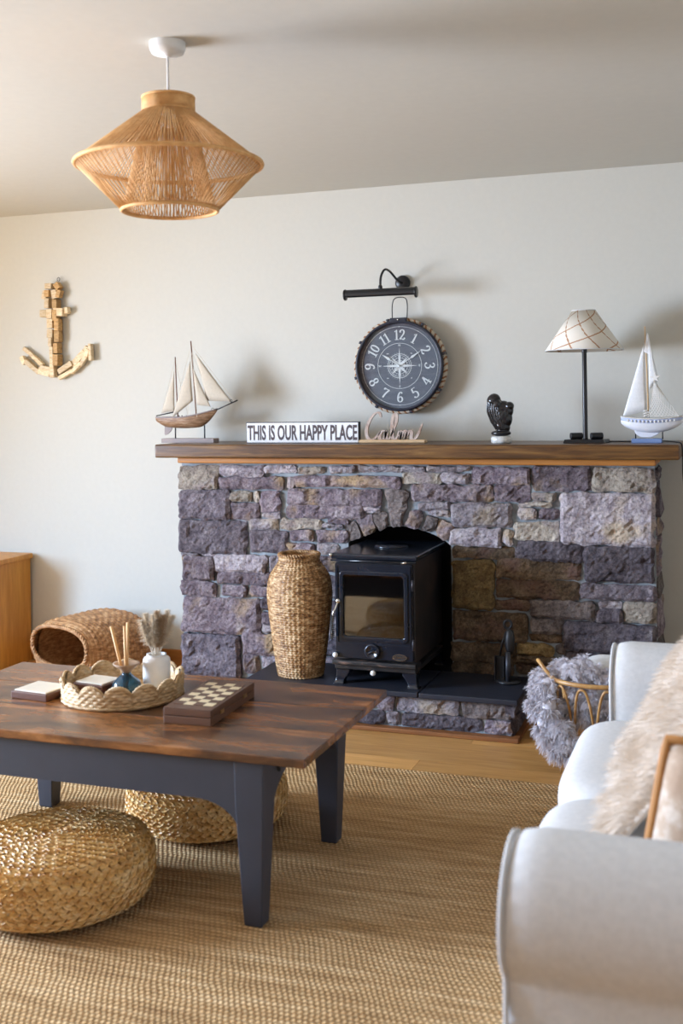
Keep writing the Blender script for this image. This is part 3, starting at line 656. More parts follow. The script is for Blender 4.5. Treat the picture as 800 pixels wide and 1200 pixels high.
# ================================================================== COFFEE TABLE
ct = thing('coffee_table', 'coffee table with dark stained plank top and slate blue legs', 'table', (-1.70, -2.145, .012))
TX0, TX1, TY0, TY1, TZ = -2.37, -1.028, -2.50, -1.79, .47
edges = [TY0, -2.265, -2.03, TY1]
for a, b_ in zip(edges, edges[1:]):
    MB().box(TX0, TX1, a + .0004, b_ - .0004, TZ - .024, TZ).build('top_plank', 'table_walnut', ct, bevel=.0035, segs=3)
AZ0, AZ1 = .335, .4455
LX = (-2.21, -1.190); LY = (-2.445, -1.872)
def apron_outline(a, b_, rx, rz, z0):
    """apron board with a quarter-round bracket growing down each leg"""
    pts = [(a, AZ1), (a, z0 - rz)]
    pts += [(a + rx * (1 - cos(R(90 * j / 10))), z0 - rz * (1 - sin(R(90 * j / 10)))) for j in range(1, 11)]
    pts += [(b_ - rx * (1 - sin(R(90 * j / 10))), z0 - rz * (1 - cos(R(90 * j / 10)))) for j in range(0, 10)]
    return pts + [(b_, z0 - rz), (b_, AZ1)]
for y, sg in zip(LY, (-1, 1)):
    yy = y + sg * .024
    MB().prism(apron_outline(LX[0] + .030, LX[1] - .030, .125, .085, AZ0), yy - .011, yy + .011).build('apron', 'table_paint', ct)
for x, sg in zip(LX, (-1, 1)):
    xx = x + sg * .024; P = apron_outline(LY[0] + .030, LY[1] - .030, .150, .115, AZ0 + .05); n = len(P)
    MB().add([(xx + dx, a, z) for dx in (-.011, .011) for a, z in P], [tuple(range(n)), tuple(range(n, 2 * n))[::-1]] + [(i, (i + 1) % n, n + (i + 1) % n, n + i) for i in range(n)]).build('apron', 'table_paint', ct)
for x in LX:
    for y in LY:
        vs = []
        ox = 1 if x > -1.7 else -1; oy = 1 if y > -2.1 else -1
        for z, h in ((.012, .0255), (.33, .040), (AZ1, .042)):
            for ax, ay in ((-1, -1), (1, -1), (1, 1), (-1, 1)): vs.append((x + ax * h + ox * 0.0, y + ay * h, z))
        MB().add(vs, [(4 * j + i, 4 * j + (i + 1) % 4, 4 * j + 4 + (i + 1) % 4, 4 * j + 4 + i) for j in range(2) for i in range(4)] + [(3, 2, 1, 0), (8, 9, 10, 11)]).build('leg', 'table_paint', ct, bevel=.004)
MB().tube([(-1.150, -2.405, .438), (-1.144, -2.400, .42), (-1.144, -2.388, .398)], .005, 6).build('hook', 'iron_black', ct, smooth=True)

# ---- things on the table
def wood_box(name, label, c, sx_, sy_, h, rz):
    o = thing(name, label, 'box', c, rz)
    MB().box(-sx_ / 2, sx_ / 2, -sy_ / 2, sy_ / 2, 0, h - .004).build('box_body', 'box_walnut', o, bevel=.003, world=False)
    MB().box(-sx_ / 2 + .007, sx_ / 2 - .007, -sy_ / 2 + .007, sy_ / 2 - .007, h - .005, h).build('top_panel', 'box_top', o, bevel=.002, world=False)
wood_box('wooden_box', 'flat dark wooden box with a pale top lying bare on the table', (-2.036, -2.158, TZ), .138, .125, .027, R(-6))
wood_box('wooden_box', 'flat dark wooden box with a pale top inside the woven tray', (-1.866, -2.108, TZ + .014), .118, .105, .036, R(-8))
cb = thing('chess_box', 'folded chessboard box with cream and brown squares', 'chess set', (-1.460, -2.150, TZ), R(2))
CW, CL, CH = .146, .325, .046
for z0_, z1_ in ((0, CH / 2 - .0006), (CH / 2 + .0006, CH - .003)):
    MB().box(-CW / 2, CW / 2, -CL / 2, CL / 2, z0_, z1_).build('box_half', 'chess_side', cb, bevel=.002, world=False)
MB().box(-CW / 2, CW / 2, -CL / 2, CL / 2, CH - .003, CH - .001).build('frame_veneer', 'chess_dark', cb, world=False)
sq = .0305; me_l = MB().box(-sq / 2 + .0003, sq / 2 - .0003, -sq / 2 + .0003, sq / 2 - .0003, 0, .0015).mesh('square')
me_d = me_l.copy(); me_l.materials.append(M('chess_light')); me_d.materials.append(M('chess_dark'))
for i in range(4):
    for j in range(8):
        o = bpy.data.objects.new('square', me_l if (i + j) % 2 else me_d); COL.objects.link(o); o.parent = cb
        o.location = ((i - 1.5) * sq, (j - 3.5) * sq, CH - .0012)
for y in (-.085, .085):
    MB().box(CW / 2 - .001, CW / 2 + .002, y - .012, y + .012, CH / 2 - .005, CH / 2 + .005).build('hinge', 'brass', cb, world=False)

TC = (-1.79, -2.09, TZ)
tr_ = thing('scalloped_tray', 'round pale woven tray with a scalloped rim', 'tray', TC)
NS, TR, SW = 14, .180, 12
def tray_h(u): return .040 + .030 * abs(sin(pi * NS * u)) ** 0.62
def tray_out(u, v):
    h = tray_h(u) * v; a = 2 * pi * u; d = .0045 * weave(u, h / .07, 84, 7); r = TR + h * .10 + d
    return (r * cos(a), r * sin(a), h)
def tray_in(u, v):
    h = .006 + (tray_h(u) - .006) * v; a = 2 * pi * u; d = .0035 * weave(u, h / .07, 84, 7); r = TR - .012 + h * .10 - d
    return (r * cos(a), r * sin(a), h)
MB().grid(tray_out, 336, 36, wrapu=True).grid(tray_in, 336, 28, wrapu=True, flip=True).build('wall', 'wicker_pale', tr_, smooth=True, world=False)
pts = []
for j in range(14 * 24):
    u = j / (14 * 24); h = tray_h(u); a = 2 * pi * u; r = TR - .004 + h * .10; pts.append((r * cos(a), r * sin(a), h))
rope(pts, .0055, 2, .014).build('scalloped_edge', 'wicker_pale', tr_, smooth=True, world=False)
MB().lathe([(.001, .001), (TR, .001), (TR, .006), (TR - .008, .008), (.12, .0085), (.06, .008), (.001, .0085)], 64, cap0=False, cap1=False).build('tray_floor', 'wicker_pale', tr_, smooth=True, world=False)
rope(circ((0, 0, .007), TR + .003, 160), .006, 2, .018).build('foot_ring', 'wicker_pale', tr_, smooth=True, world=False)

rd = thing('reed_diffuser', 'blue glass reed diffuser bottle with wooden funnel cap', 'diffuser', (-1.760, -2.118, TZ + .012))
MB().lathe([(p[0], p[1]) for p in catmull([(.030, 0, 0), (.041, .006, 0), (.045, .022, 0), (.040, .042, 0), (.022, .058, 0), (.014, .066, 0), (.014, .075, 0)], 5)], 32).build('bottle', 'glass_blue', rd, smooth=True, world=False)
MB().lathe([(.014, .070), (.018, .078), (.040, .094), (.041, .098), (.036, .097), (.012, .080)], 32, cap1=True).build('funnel_cap', 'cap_wood', rd, smooth=True, world=False)
for j, (dx, dy) in enumerate(((-.056, .01), (-.046, -.01), (.003, -.014), (-.004, .016), (.005, .004))):
    MB().tube([(.0 + dx * .02, dy * .1, .02), (dx, dy, .205 + .004 * j)], .0042, 6).build('reed', 'reed', rd, smooth=True, world=False)

wv = thing('white_vase', 'small white bottle vase standing in the woven tray', 'vase', (-1.695, -2.047, TZ + .012))
MB().lathe([(.034, 0), (.0415, .004), (.0425, .012), (.0422, .094), (.041, .100), (.038, .104), (.030, .107), (.029, .111), (.031, .114), (.027, .114), (.026, .10), (.03, .09), (.001, .02)], 40, cap1=False).build('vase_body', 'vase_white', wv, smooth=True, world=False)
pg = thing('pampas_grass', 'dried beige pampas plumes in the white vase', 'dried grass', (-1.697, -2.047, TZ + .05))
for j in range(13):
    a = 2 * pi * j / 13 + random.uniform(-.2, .2); sp = random.uniform(.3, 1) if j < 9 else random.uniform(0, .35)
    tx, ty = .070 * cos(a) * sp, .070 * sin(a) * sp; top = .195 + random.uniform(-.015, .02) - .02 * sp
    ax = catmull([(tx * .1, ty * .1, .0), (tx * .25, ty * .25, .07), (tx * .75, ty * .75, .13), (tx * 1.12, ty * 1.12, top)], 5)
    MB().tube(ax, .0015, 5).build('stem', 'pampas', pg, smooth=True, world=False)
    pl = MB()
    for _ in range(900):
        f = random.random() ** .8; i = 7 + f * (len(ax) - 8); i0 = int(i); p = ax[i0].lerp(ax[min(len(ax) - 1, i0 + 1)], i - i0)
        tn = (ax[-1] - ax[8]).normalized(); an = random.uniform(0, 2 * pi)
        o_ = Vector((cos(an), sin(an), random.uniform(.3, 1.6))) + tn * .6
        pl.strand(p, o_, random.uniform(.020, .042) * (1.1 - .4 * f), .0019, .6, 2)
    tag(pl.build('plume', 'pampas' if j % 3 else 'pampas_brown', pg, world=False), kind='stuff')

# ================================================================== WOVEN POUFS
def leaf_ring(mb, r, z, tilt, wid, n, thick):
    """herringbone plait of leaves following a ring; tilt = angle of the surface normal above horizontal"""
    nrm0 = Vector((cos(tilt), 0, sin(tilt))); up0 = Vector((-sin(tilt), 0, cos(tilt)))
    for row, sg in ((0, 1), (1, -1)):
        for k_ in range(n):
            a = 2 * pi * (k_ + .5 * row) / n; rot = Matrix.Rotation(a, 3, 'Z')
            c = rot @ (Vector((r, 0, z)) + up0 * (wid * .25 * sg) + nrm0 * (random.uniform(-.0006, .0008)))
            tg = rot @ Vector((0, 1, 0)); up = rot @ up0; nr = rot @ nrm0
            d = (tg + up * (-.55 * sg)).normalized(); s2 = nr.cross(d)
            L = 2 * pi * r / n * .66; W_ = wid * .36
            prof = ((-1, .0, 0), (-.6, .78, .62), (0, 1, 1), (.6, .78, .7), (1, .0, .1))
            vs = [c + d * (-L)]
            for f, wf, hf in prof[1:4]:
                q = c + d * (L * f)
                for an in (0, 60, 120, 180): vs.append(q + s2 * (W_ * wf * cos(R(an))) + nr * (thick * hf * sin(R(an)) + (.001 if f > 0 else 0)))
            vs.append(c + d * L)
            fs = [(0, 1 + i, 2 + i) for i in range(3)]
            for j in range(2): fs += [(1 + 4 * j + i, 5 + 4 * j + i, 6 + 4 * j + i, 2 + 4 * j + i) for i in range(3)]
            fs += [(13, 10 + i, 9 + i) for i in range(3)]
            mb.add(vs, fs)
def pouf(loc, rad, h, label, rz):
    o = thing('woven_pouf', label, 'pouf', loc, rz)
    P2 = [(.0, h), (rad * .45, h - .001), (rad * .74, h - .008)]
    for j in range(13):
        a = R(72 - 150 * j / 12); P2.append((rad * .80 + rad * .20 * cos(a) - .0, h / 2 + (h / 2 - .012) * math.copysign(abs(sin(a)) ** .8, a) ))
    P2.append((rad * .80, .008))
    MB().lathe([(max(.001, r - .006), z - .004 if z > h / 2 else z + .004) for r, z in P2], 48, cap0=False).build('core', 'wicker_brown', o, smooth=True, world=False)
    Lp = sum(sqrt((a[0] - b_[0]) ** 2 + (a[1] - b_[1]) ** 2) for a, b_ in zip(P2, P2[1:]))
    nr = int(Lp / .0225)
    for i in range(nr):
        r, z, nx, nz_ = prof_at(P2, (i + .6) / nr)
        mb = MB(); leaf_ring(mb, max(r, .012), z, math.atan2(nz_, nx), .0235, max(6, int(2 * pi * r / .030)), .0070)
        mb.build('plaited_ring', 'hyacinth', o, smooth=True, world=False)
    return o
pouf((-1.768, -2.485, .016), .268, .182, 'flat round woven pouf lying on the rug beside the table edge', .3)
pouf((-1.628, -1.845, .016), .262, .170, 'flat round woven pouf pushed under the coffee table', 1.1)

# ================================================================== WICKER PET BED AND CABINET
wp = thing('wicker_pod', 'low arched wicker pod with an oval opening against the wall', 'pet bed', (-3.075, -.455, 0), R(-19))
PW, PH, PL = .245, .325, .43                      # half width, height, length; local y runs from the opening back to the wall
def pod(u, v, ins=0.0, amp=.006):
    a = 2 * pi * u; L_ = v * PL
    tp = 1 - .10 * (v - .45) ** 2 * 2 - max(0, (v - .72) / .28) ** 2.4 * .55
    ww = (PW - ins) * (tp + .03 * sin(pi * v * 1.4)); hh_ = (PH / 2 - ins) * (tp + .02 * cos(v * 9))
    sp = lambda q, e: math.copysign(abs(q) ** e, q)
    d = amp * weave(u, v, 64, 22)
    x = sp(cos(a), .75) * (ww + d); z = sp(sin(a), .75) * (hh_ + d) + PH / 2 - (1 - tp) * PH * .30
    return (x, L_ * (1 - .0) , max(.004 + ins, z))
mb = MB().grid(lambda u, v: pod(u, v), 256, 110, wrapu=True); n0 = len(mb.v)
mb.f.append(tuple(range(n0 - 256, n0)))
mb.build('shell', 'wicker_brown', wp, smooth=True, world=False)
mb = MB().grid(lambda u, v: pod(u, v * .96, .018, .004), 128, 60, wrapu=True, flip=True); n0 = len(mb.v); mb.f.append(tuple(range(n0 - 128, n0)))
mb.build('lining', 'wicker_brown', wp, smooth=True, world=False)
def mouth(u):
    a = 2 * pi * u; sp = lambda q, e: math.copysign(abs(q) ** e, q)
    return Vector((.004 + .208 * sp(cos(a), .8), -.045, .200 + .098 * sp(sin(a), .8)))
def lip(u, v):
    o_ = Vector(pod(u, 0)); m_ = mouth(u); t_ = v; q = o_.lerp(m_, 1 - (1 - t_) ** 1.5)
    q.y = -.045 * sin(t_ * pi / 2) ** .7 - .005 * weave(u, v, 64, 5); return tuple(q)
MB().grid(lip, 256, 26, wrapu=True, flip=True).build('front_lip', 'wicker_brown', wp, smooth=True, world=False)
rim_p = [mouth(j / 120) for j in range(120)]
rope(rim_p, .011, 3, .05).build('rolled_rim', 'wicker_brown', wp, smooth=True, world=False)

cbn = thing('oak_cabinet', 'low honey oak cabinet standing against the wall', 'cabinet', (-4.05, -.16, 0))
MB().box(-4.50, -3.578, -.325, -.02, 0, .548).build('carcass', 'cabinet_oak', cbn, bevel=.003)
MB().box(-4.52, -3.562, -.345, -.018, .548, .576).build('top_board', 'cabinet_oak', cbn, bevel=.005)
for a, b_ in ((-4.48, -4.05), (-4.04, -3.60)):
    d_ = MB().box(a, b_, -.342, -.326, .03, .535).build('cabinet_door', 'cabinet_oak', cbn, bevel=.004)
    MB().sphere(((b_ - .04) if a < -4.1 else (a + .04), -.352, .32), .012, 12, 8).build('knob', 'brass', d_, smooth=True)

# ================================================================== PENDANT LAMP
pd = thing('pendant_lamp', 'woven jute diamond pendant lamp hanging from the ceiling', 'pendant lamp', (-1.503, -2.28, 2.4))
MB().lathe([(.051, 0), (.051, -.018), (.046, -.030), (.016, -.034), (.012, -.040)], 40, cap0=False).build('ceiling_rose', 'white_gloss', pd, smooth=True, world=False)
MB().tube([(0, 0, -.03), (0, 0, -.155)], .0035, 8).build('flex', 'cushion_white', pd, smooth=True, world=False)
MB().lathe([(.018, -.150), (.02, -.156), (.02, -.235), (.014, -.24)], 20).build('lamp_holder', 'white_gloss', pd, smooth=True, world=False)
ZT, ZN, ZM, ZB = -.158, -.198, -.347, -.478
RN, RM, RB = .073, .264, .135
def ring_t(r, z, t_, nm): MB().tube(circ((0, 0, z), r, 72), t_, 8, True).build(nm, 'jute_cord', pd, smooth=True, world=False)
ring_t(RN, ZT, .004, 'top_ring'); ring_t(RM, ZM, .0065, 'middle_ring'); ring_t(RB, ZB, .0055, 'bottom_ring'); ring_t(RN, ZN, .0035, 'neck_ring')
for a in range(3):
    an = 2 * pi * a / 3; MB().tube([(.018 * cos(an), .018 * sin(an), -.165), (RN * cos(an), RN * sin(an), ZT)], .002, 6).build('spider_arm', 'white_gloss', pd, smooth=True, world=False)
cord = MB()
for j in range(150):
    a = 2 * pi * j / 150; cord.tube([(RN * cos(a), RN * sin(a), ZT), ((RN + .001) * cos(a), (RN + .001) * sin(a), ZN)], .0022, 5)
tag(cord.build('neck_cords', 'jute_cord', pd, world=False, smooth=True), kind='stuff')
def cords(nm, n, r0, z0, r1, z1, tw, th):
    mb = MB()
    for j in range(n):
        for s_ in ((tw,) if tw == 0 else (tw, -tw)):
            a = 2 * pi * j / n + random.uniform(-.006, .006); b_ = a + s_
            mb.tube([(r0 * cos(a), r0 * sin(a), z0), (r1 * cos(b_), r1 * sin(b_), z1)], th, 4)
    tag(mb.build(nm, 'jute_cord', pd, world=False, smooth=True), kind='stuff')
cords('upper_cords', 150, RN, ZN, RM, ZM, 0.0, .0018)
cords('lower_cords', 84, RM, ZM, RB, ZB, .06, .0013)
cords('inner_cords', 92, RN - .004, ZN, RB - .004, ZB, 0.0, .0019)

# ================================================================== ANCHOR ON THE WALL
an_ = thing('wooden_anchor', 'wall anchor built from small pale driftwood blocks', 'wall decor', (-3.387, -.004, 1.779))
BL = '''352 110 60 50 0;303 180 42 78 12;395 180 48 82 -10;418 112 44 62 -38;432 178 34 70 20;345 172 44 60 0;338 255 40 88 0;355 345 52 84 0;355 428 50 84 0;362 515 50 78 0;366 590 32 76 0;370 680 32 110 0
374 772 36 84 0;402 265 44 84 0;402 360 40 96 0;416 440 40 104 0;416 540 44 104 0;406 640 40 92 0;411 742 48 100 0;295 340 62 66 0;432 335 84 72 3;487 322 44 58 -8;152 668 124 36 38;232 742 112 36 42;302 806 92 34 16
112 735 34 76 -24;186 790 150 44 38;292 842 112 58 14;472 806 142 50 -30;578 732 150 56 -42;636 668 70 48 -58;470 866 132 34 -24;560 812 112 34 -42;622 748 96 38 -50;658 684 56 42 -66;682 682 26 150 -4;364 850 44 84 0'''
for j, ln in enumerate(BL.replace('\n', ';').split(';')):
    cx, cy, w_, h_, rt_ = map(float, ln.split())
    dp = random.uniform(.020, .034) + (.014 if 320 < cx < 470 else 0)
    rm = Matrix.Rotation(R(rt_ + random.uniform(-3, 3)), 3, 'Y') @ Matrix.Rotation(R(random.uniform(-5, 5)), 3, 'Z')
    MB().rbox(((cx - 400) * .000729, -dp / 2 - .004 - random.uniform(0, .006), (470 - cy) * .000624), (w_ * .000690, dp, h_ * .000592), rm).build('wood_block', 'driftwood_dark' if (395 < cx < 425 and cy > 230) or j in (3, 4, 5) else 'driftwood', an_, bevel=.0025, world=False)
MB().tube([(.006 + .008 * cos(a), -.012, .262 + .010 * sin(a)) for a in [2 * pi * j / 16 for j in range(16)]], .0018, 6, True).build('hanging_ring', 'iron_grey', an_, smooth=True, world=False)

# ================================================================== MODEL KETCH ON THE MANTEL
MZ = 1.177
bt = thing('model_ketch', 'brown wooden model sailboat with cream sails and two masts', 'model boat', (-2.50, -.22, MZ))
BX = lambda px: (px - 206) * .00466 - .085      # helper scale used when measuring the model: metres from its centre
MB().box(-.150, .135, -.03, .03, 0, .022).build('stand_base', 'grey_wood', bt, bevel=.002, world=False)
for x in (-.087, .072): MB().tube([(x, 0, .02), (x, 0, .085)], .0035, 8).build('stand_rod', 'iron_grey', bt, smooth=True, world=False)
def hull(u, v):
    """u along (0 stern..1 bow), v from port rail round the keel to starboard rail"""
    x = -.178 + .320 * u
    beam = .040 * (1 - max(0, (u - .45) / .55) ** 2.2) * (.82 + .18 * min(1, u / .3))
    deck = .122 + .050 * max(0, u - .35) ** 1.6 * 1.7 + .004 * (1 - u)
    keel = .083 - .012 * sin(pi * min(1, u * 1.1)) + max(0, u - .70) ** 2 * .80 + max(0, .12 - u) * .15
    a = pi * v; y = beam * cos(a); z = deck - (deck - keel) * abs(sin(a)) ** .7
    return (x + (deck - z) * (-.10 * u), y, z)
mb = MB().grid(hull, 30, 17)
mb.f.append(tuple(30 * j for j in range(17)))
mb.build('hull', 'hull_wood', bt, smooth=True, world=False)
mb = MB(); dk = [hull(j / 29, 0) for j in range(30)] + [hull(j / 29, 1) for j in range(30)]
mb.add([(x, y, z - .004) for x, y, z in dk], [(j, j + 1, 31 + j, 30 + j) for j in range(29)]).build('deck', 'grey_wood', bt, world=False)
for v in (0, 1): MB().tube([hull(j / 20, v) for j in range(21)], .0035, 6).build('gunwale', 'grey_wood', bt, smooth=True, world=False)
MB().prism([(-.145, .082), (-.100, .082), (-.112, .056), (-.128, .043), (-.142, .038), (-.146, .042)], -.003, .003).build('rudder', 'grey_wood', bt, world=False)
MB().tube([(.030, 0, .115), (.014, 0, .36), (.004, 0, .498)], .0042, 8, r1=.003).build('main_mast', 'mast_wood', bt, smooth=True, world=False)
MB().tube([(-.072, 0, .11), (-.078, 0, .26), (-.083, 0, .422)], .0035, 8, r1=.0026).build('mizzen_mast', 'mast_wood', bt, smooth=True, world=False)
MB().tube([(.128, 0, .155), (.250, 0, .205)], .003, 8).build('bowsprit', 'iron_black', bt, smooth=True, world=False)
MB().tube([(-.192, 0, .133), (-.090, 0, .152)], .003, 8).build('mizzen_boom', 'iron_black', bt, smooth=True, world=False)
def sail(nm, A, B, C, belly, mat_='sail_cream', par=None, n=9):
    """triangular sail, double-sided and slightly thick"""
    A, B, C = Vector(A), Vector(B), Vector(C); mb = MB(); ix = {}
    par = par or bt
    vs = []
    for i in range(n + 1):
        for j in range(n + 1 - i):
            a, b_ = i / n, j / n; c = 1 - a - b_
            p = A * c + B * a + C * b_; p.y -= belly * 27 * a * b_ * c * .5 + belly * .3 * (a * c + b_ * c + a * b_)
            ix[i, j] = len(vs); vs.append(p)
    fs = []
    for i in range(n):
        for j in range(n - i):
            fs.append((ix[i, j], ix[i + 1, j], ix[i, j + 1]))
            if i + j < n - 1: fs.append((ix[i + 1, j], ix[i + 1, j + 1], ix[i, j + 1]))
    o = mb.add(vs, fs).build(nm, mat_, par, smooth=True, world=False)
    sd = o.modifiers.new('thick', 'SOLIDIFY'); sd.thickness = .0012
    return o
sail('mizzen_sail', (-.163, 0, .147), (-.090, -.002, .155), (-.090, 0, .352), .010)
sail('main_sail', (-.105, -.004, .12), (.012, -.004, .205), (.000, -.004, .40), .012)
sail('foresail', (.035, -.004, .185), (.108, -.004, .175), (.014, -.004, .37), .010)
sail('jib_sail', (.085, .002, .205), (.218, .002, .198), (.026, .002, .44), .012)
mb = MB()
for a, b_ in (((.006, 0, .48), (.235, 0, .20)), ((.006, 0, .48), (-.105, 0, .125)), ((.01, 0, .44), (.13, 0, .155)), ((-.083, 0, .41), (-.165, 0, .14)), ((-.083, 0, .40), (-.03, .03, .12)), ((.008, 0, .46), (.05, -.036, .125)), ((.008, 0, .46), (.0, -.036, .125)), ((-.165, 0, .14), (-.170, 0, .125))):
    mb.tube([a, b_], .0009, 4)
mb.build('rigging', 'thread', bt, world=False)
for x, z in ((.216, .202), (.117, .163)): MB().tube([(x + .006 * cos(a), 0, z + .006 * sin(a)) for a in [2 * pi * j / 12 for j in range(12)]], .0014, 5, True).build('ring_bolt', 'iron_black', bt, smooth=True, world=False)
for x in (-.06, -.045, -.02, .0, .012): MB().lathe([(.003, .116), (.003, .132), (.002, .135)], 8, (x, -.01, 0)).build('deck_post', 'iron_black', bt, smooth=True, world=False)

# ================================================================== SIGNS
sg_ = thing('happy_place_sign', 'long white block sign reading THIS IS OUR HAPPY PLACE', 'sign', (-1.898, -.275, MZ))
MB().box(-.282, .282, -.002, .026, 0, .099).build('board', 'sign_edge', sg_, bevel=.0015, world=False)
MB().box(-.2785, .2785, -.0045, -.001, .0035, .0955).build('face', 'sign_white', sg_, world=False)
me = text_mesh('THIS IS OUR HAPPY PLACE', .096, .60, .0022)
xs_ = [v.co.x for v in me.vertices]; me.transform(Matrix.Diagonal((.548 / (max(xs_) - min(xs_)), 1, 1, 1)))
xs_ = [v.co.x for v in me.vertices]; zs_ = [v.co.z for v in me.vertices]
me.transform(Matrix.Translation((-(max(xs_) + min(xs_)) / 2, -.0052, .0495 - (max(zs_) + min(zs_)) / 2))); put('lettering', me, 'sign_ink', sg_)

cm = thing('calm_sign', 'cut out script word Calm on a pale wooden base', 'sign', (-1.457, -.275, MZ))
MB().box(-.156, .160, -.020, .020, 0, .016).build('base', 'pine', cm, bevel=.007, segs=3, world=False)
pen = lambda k_: (lambda dx, dz, t_: (.0024 + .0040 * abs(dz * .92 - dx * .25)) * k_ * min(1, .45 + 4 * t_, .45 + 4 * (1 - t_)))
ST = [  # strokes of the word, x,z in metres above the base
    [(-.052, .118), (-.060, .138), (-.082, .134), (-.108, .100), (-.122, .058), (-.116, .024), (-.096, .016), (-.074, .030), (-.054, .054)],
    [(-.030, .052), (-.044, .056), (-.058, .040), (-.058, .020), (-.046, .015), (-.034, .030), (-.028, .052), (-.028, .024), (-.018, .016), (-.004, .034)],
    [(-.004, .034), (.018, .090), (.022, .124), (.012, .132), (.002, .104), (.000, .050), (.004, .022), (.014, .016), (.026, .034)],
    [(.026, .034), (.036, .052), (.041, .048), (.037, .016)],
    [(.037, .016), (.048, .044), (.060, .056), (.066, .048), (.062, .018)],
    [(.062, .018), (.074, .046), (.086, .056), (.092, .046), (.090, .022), (.102, .016), (.122, .040), (.142, .088)]]
for st_ in ST:
    MB().ribbon(cat2(st_, 8), pen(1.25), -.006, .006).build('letter_stroke', 'calm_wood', cm, world=False)

# ================================================================== CLOCK AND PICTURE LIGHT
ck = thing('wall_clock', 'round navy rope edged wall clock with compass dial', 'clock', (-1.477, -.003, 1.533))
MB().lathe([(.200, -.004), (.200, -.085), (.202, -.092), (.208, -.095), (.214, -.090), (.214, -.004)], 72, axis='y', cap0=False, cap1=False).build('rim', 'navy_metal', ck, smooth=True, world=False)
MB().lathe([(.001, -.002), (.213, -.002), (.213, -.008), (.001, -.008)], 72, axis='y', cap0=False, cap1=False).build('back_plate', 'navy_metal', ck, world=False)
dial_ = MB().lathe([(.001, -.070), (.201, -.070)], 72, axis='y', cap0=False, cap1=False).build('dial', 'dial_boards', ck, world=False)
MB().lathe([(.001, -.086), (.201, -.086), (.201, -.088), (.001, -.088)], 64, axis='y', cap0=False, cap1=False).build('glass', 'clear_glass', ck, world=False)
cy_ = lambda r, n, y: [(r * cos(2 * pi * j / n), y, r * sin(2 * pi * j / n)) for j in range(n)]
for on, mt in (((0, 1), 'thread'), ((2,), 'rope_brown')): rope([Vector(p) for p in cy_(.219, 360, -.066)], .0085, 3, .030, only=on).build('rope_edge', mt, ck, smooth=True, world=False)
for on, mt in (((0, 1), 'thread'), ((2,), 'rope_brown')): rope([Vector(p) for p in cy_(.219, 360, -.046)], .0085, 3, .030, only=on).build('rope_edge', mt, ck, smooth=True, world=False)
for d_ in range(0, 360, 45):
    a = R(d_ + 14); MB().rbox((.221 * cos(a), -.062, .221 * sin(a)), (.016, .040, .014), Matrix.Rotation(-a, 3, 'Y')).build('bracket', 'navy_metal', ck, bevel=.002, world=False)
MB().box(-.040, .040, -.092, -.040, .206, .226).build('hanging_plate', 'navy_metal', ck, bevel=.003, world=False)
MB().tube(catmull([(-.036, -.06, .222), (-.037, -.055, .285), (-.028, -.05, .318), (0, -.048, .326), (.028, -.05, .318), (.037, -.055, .285), (.036, -.06, .222)], 6), .0026, 6).build('hanging_loop', 'iron_black', ck, smooth=True, world=False)
MB().sphere((0, -.094, .216), .005, 8, 6).build('rivet', 'steel', ck, smooth=True, world=False)
YD = -.0722
def cring(r, t_): return MB().tube(cy_(r, 96, YD + .0008), t_, 4, True)
for r, t_ in ((.185, .0011), (.107, .0014), (.057, .0018), (.050, .0010), (.038, .0014), (.026, .0012)): cring(r, t_).build('dial_ring', 'dial_ink', dial_, world=False)
def star(n_, r1, r2, rot, nm):
    mb = MB()
    for j in range(n_):
        a = rot + 2 * pi * j / n_; w_ = pi / n_
        mb.add([(0, YD - .0006, 0), (r2 * cos(a - w_), YD, r2 * sin(a - w_)), (r1 * cos(a), YD, r1 * sin(a)), (r2 * cos(a + w_), YD, r2 * sin(a + w_))], [(0, 1, 2), (0, 2, 3)])
    mb.build(nm, 'dial_ink', dial_, world=False)
star(4, .088, .010, 0, 'compass_star'); star(4, .056, .012, pi / 4, 'compass_star')
mb = MB()
for j in range(32):
    a = 2 * pi * j / 32; mb.sphere((.063 * cos(a), YD, .063 * sin(a)), (.0013, .0006, .0013), 6, 4)
for j in range(12):
    a = 2 * pi * j / 12; mb.sphere((.185 * cos(a), YD, .185 * sin(a)), (.0026, .0008, .0026), 8, 4)
for j in range(24):
    a = 2 * pi * (j + .5) / 24; mb.tube([(.041 * cos(a), YD, .041 * sin(a)), (.048 * cos(a), YD, .048 * sin(a))], .0009, 4)
mb.build('dial_ticks', 'dial_ink', dial_, world=False)
for ch, a in (('N', 90), ('E', 0), ('S', 270), ('W', 180)):
    me = text_mesh(ch, .014, 1, .0003); me.transform(Matrix.Translation((.097 * cos(R(a)), YD, .097 * sin(R(a))))); put('lettering', me, 'dial_ink', dial_)
for ch, a in (('NE', 45), ('SE', 315), ('SW', 225), ('NW', 135)):
    me = text_mesh(ch, .007, 1, .0002); me.transform(Matrix.Translation((.082 * cos(R(a)), YD, .082 * sin(R(a))))); put('lettering', me, 'dial_ink', dial_)
lp = lambda cx, cz, rx, rz: [(cx + rx * cos(2 * pi * j / 16), cz + rz * sin(2 * pi * j / 16)) for j in range(16)]
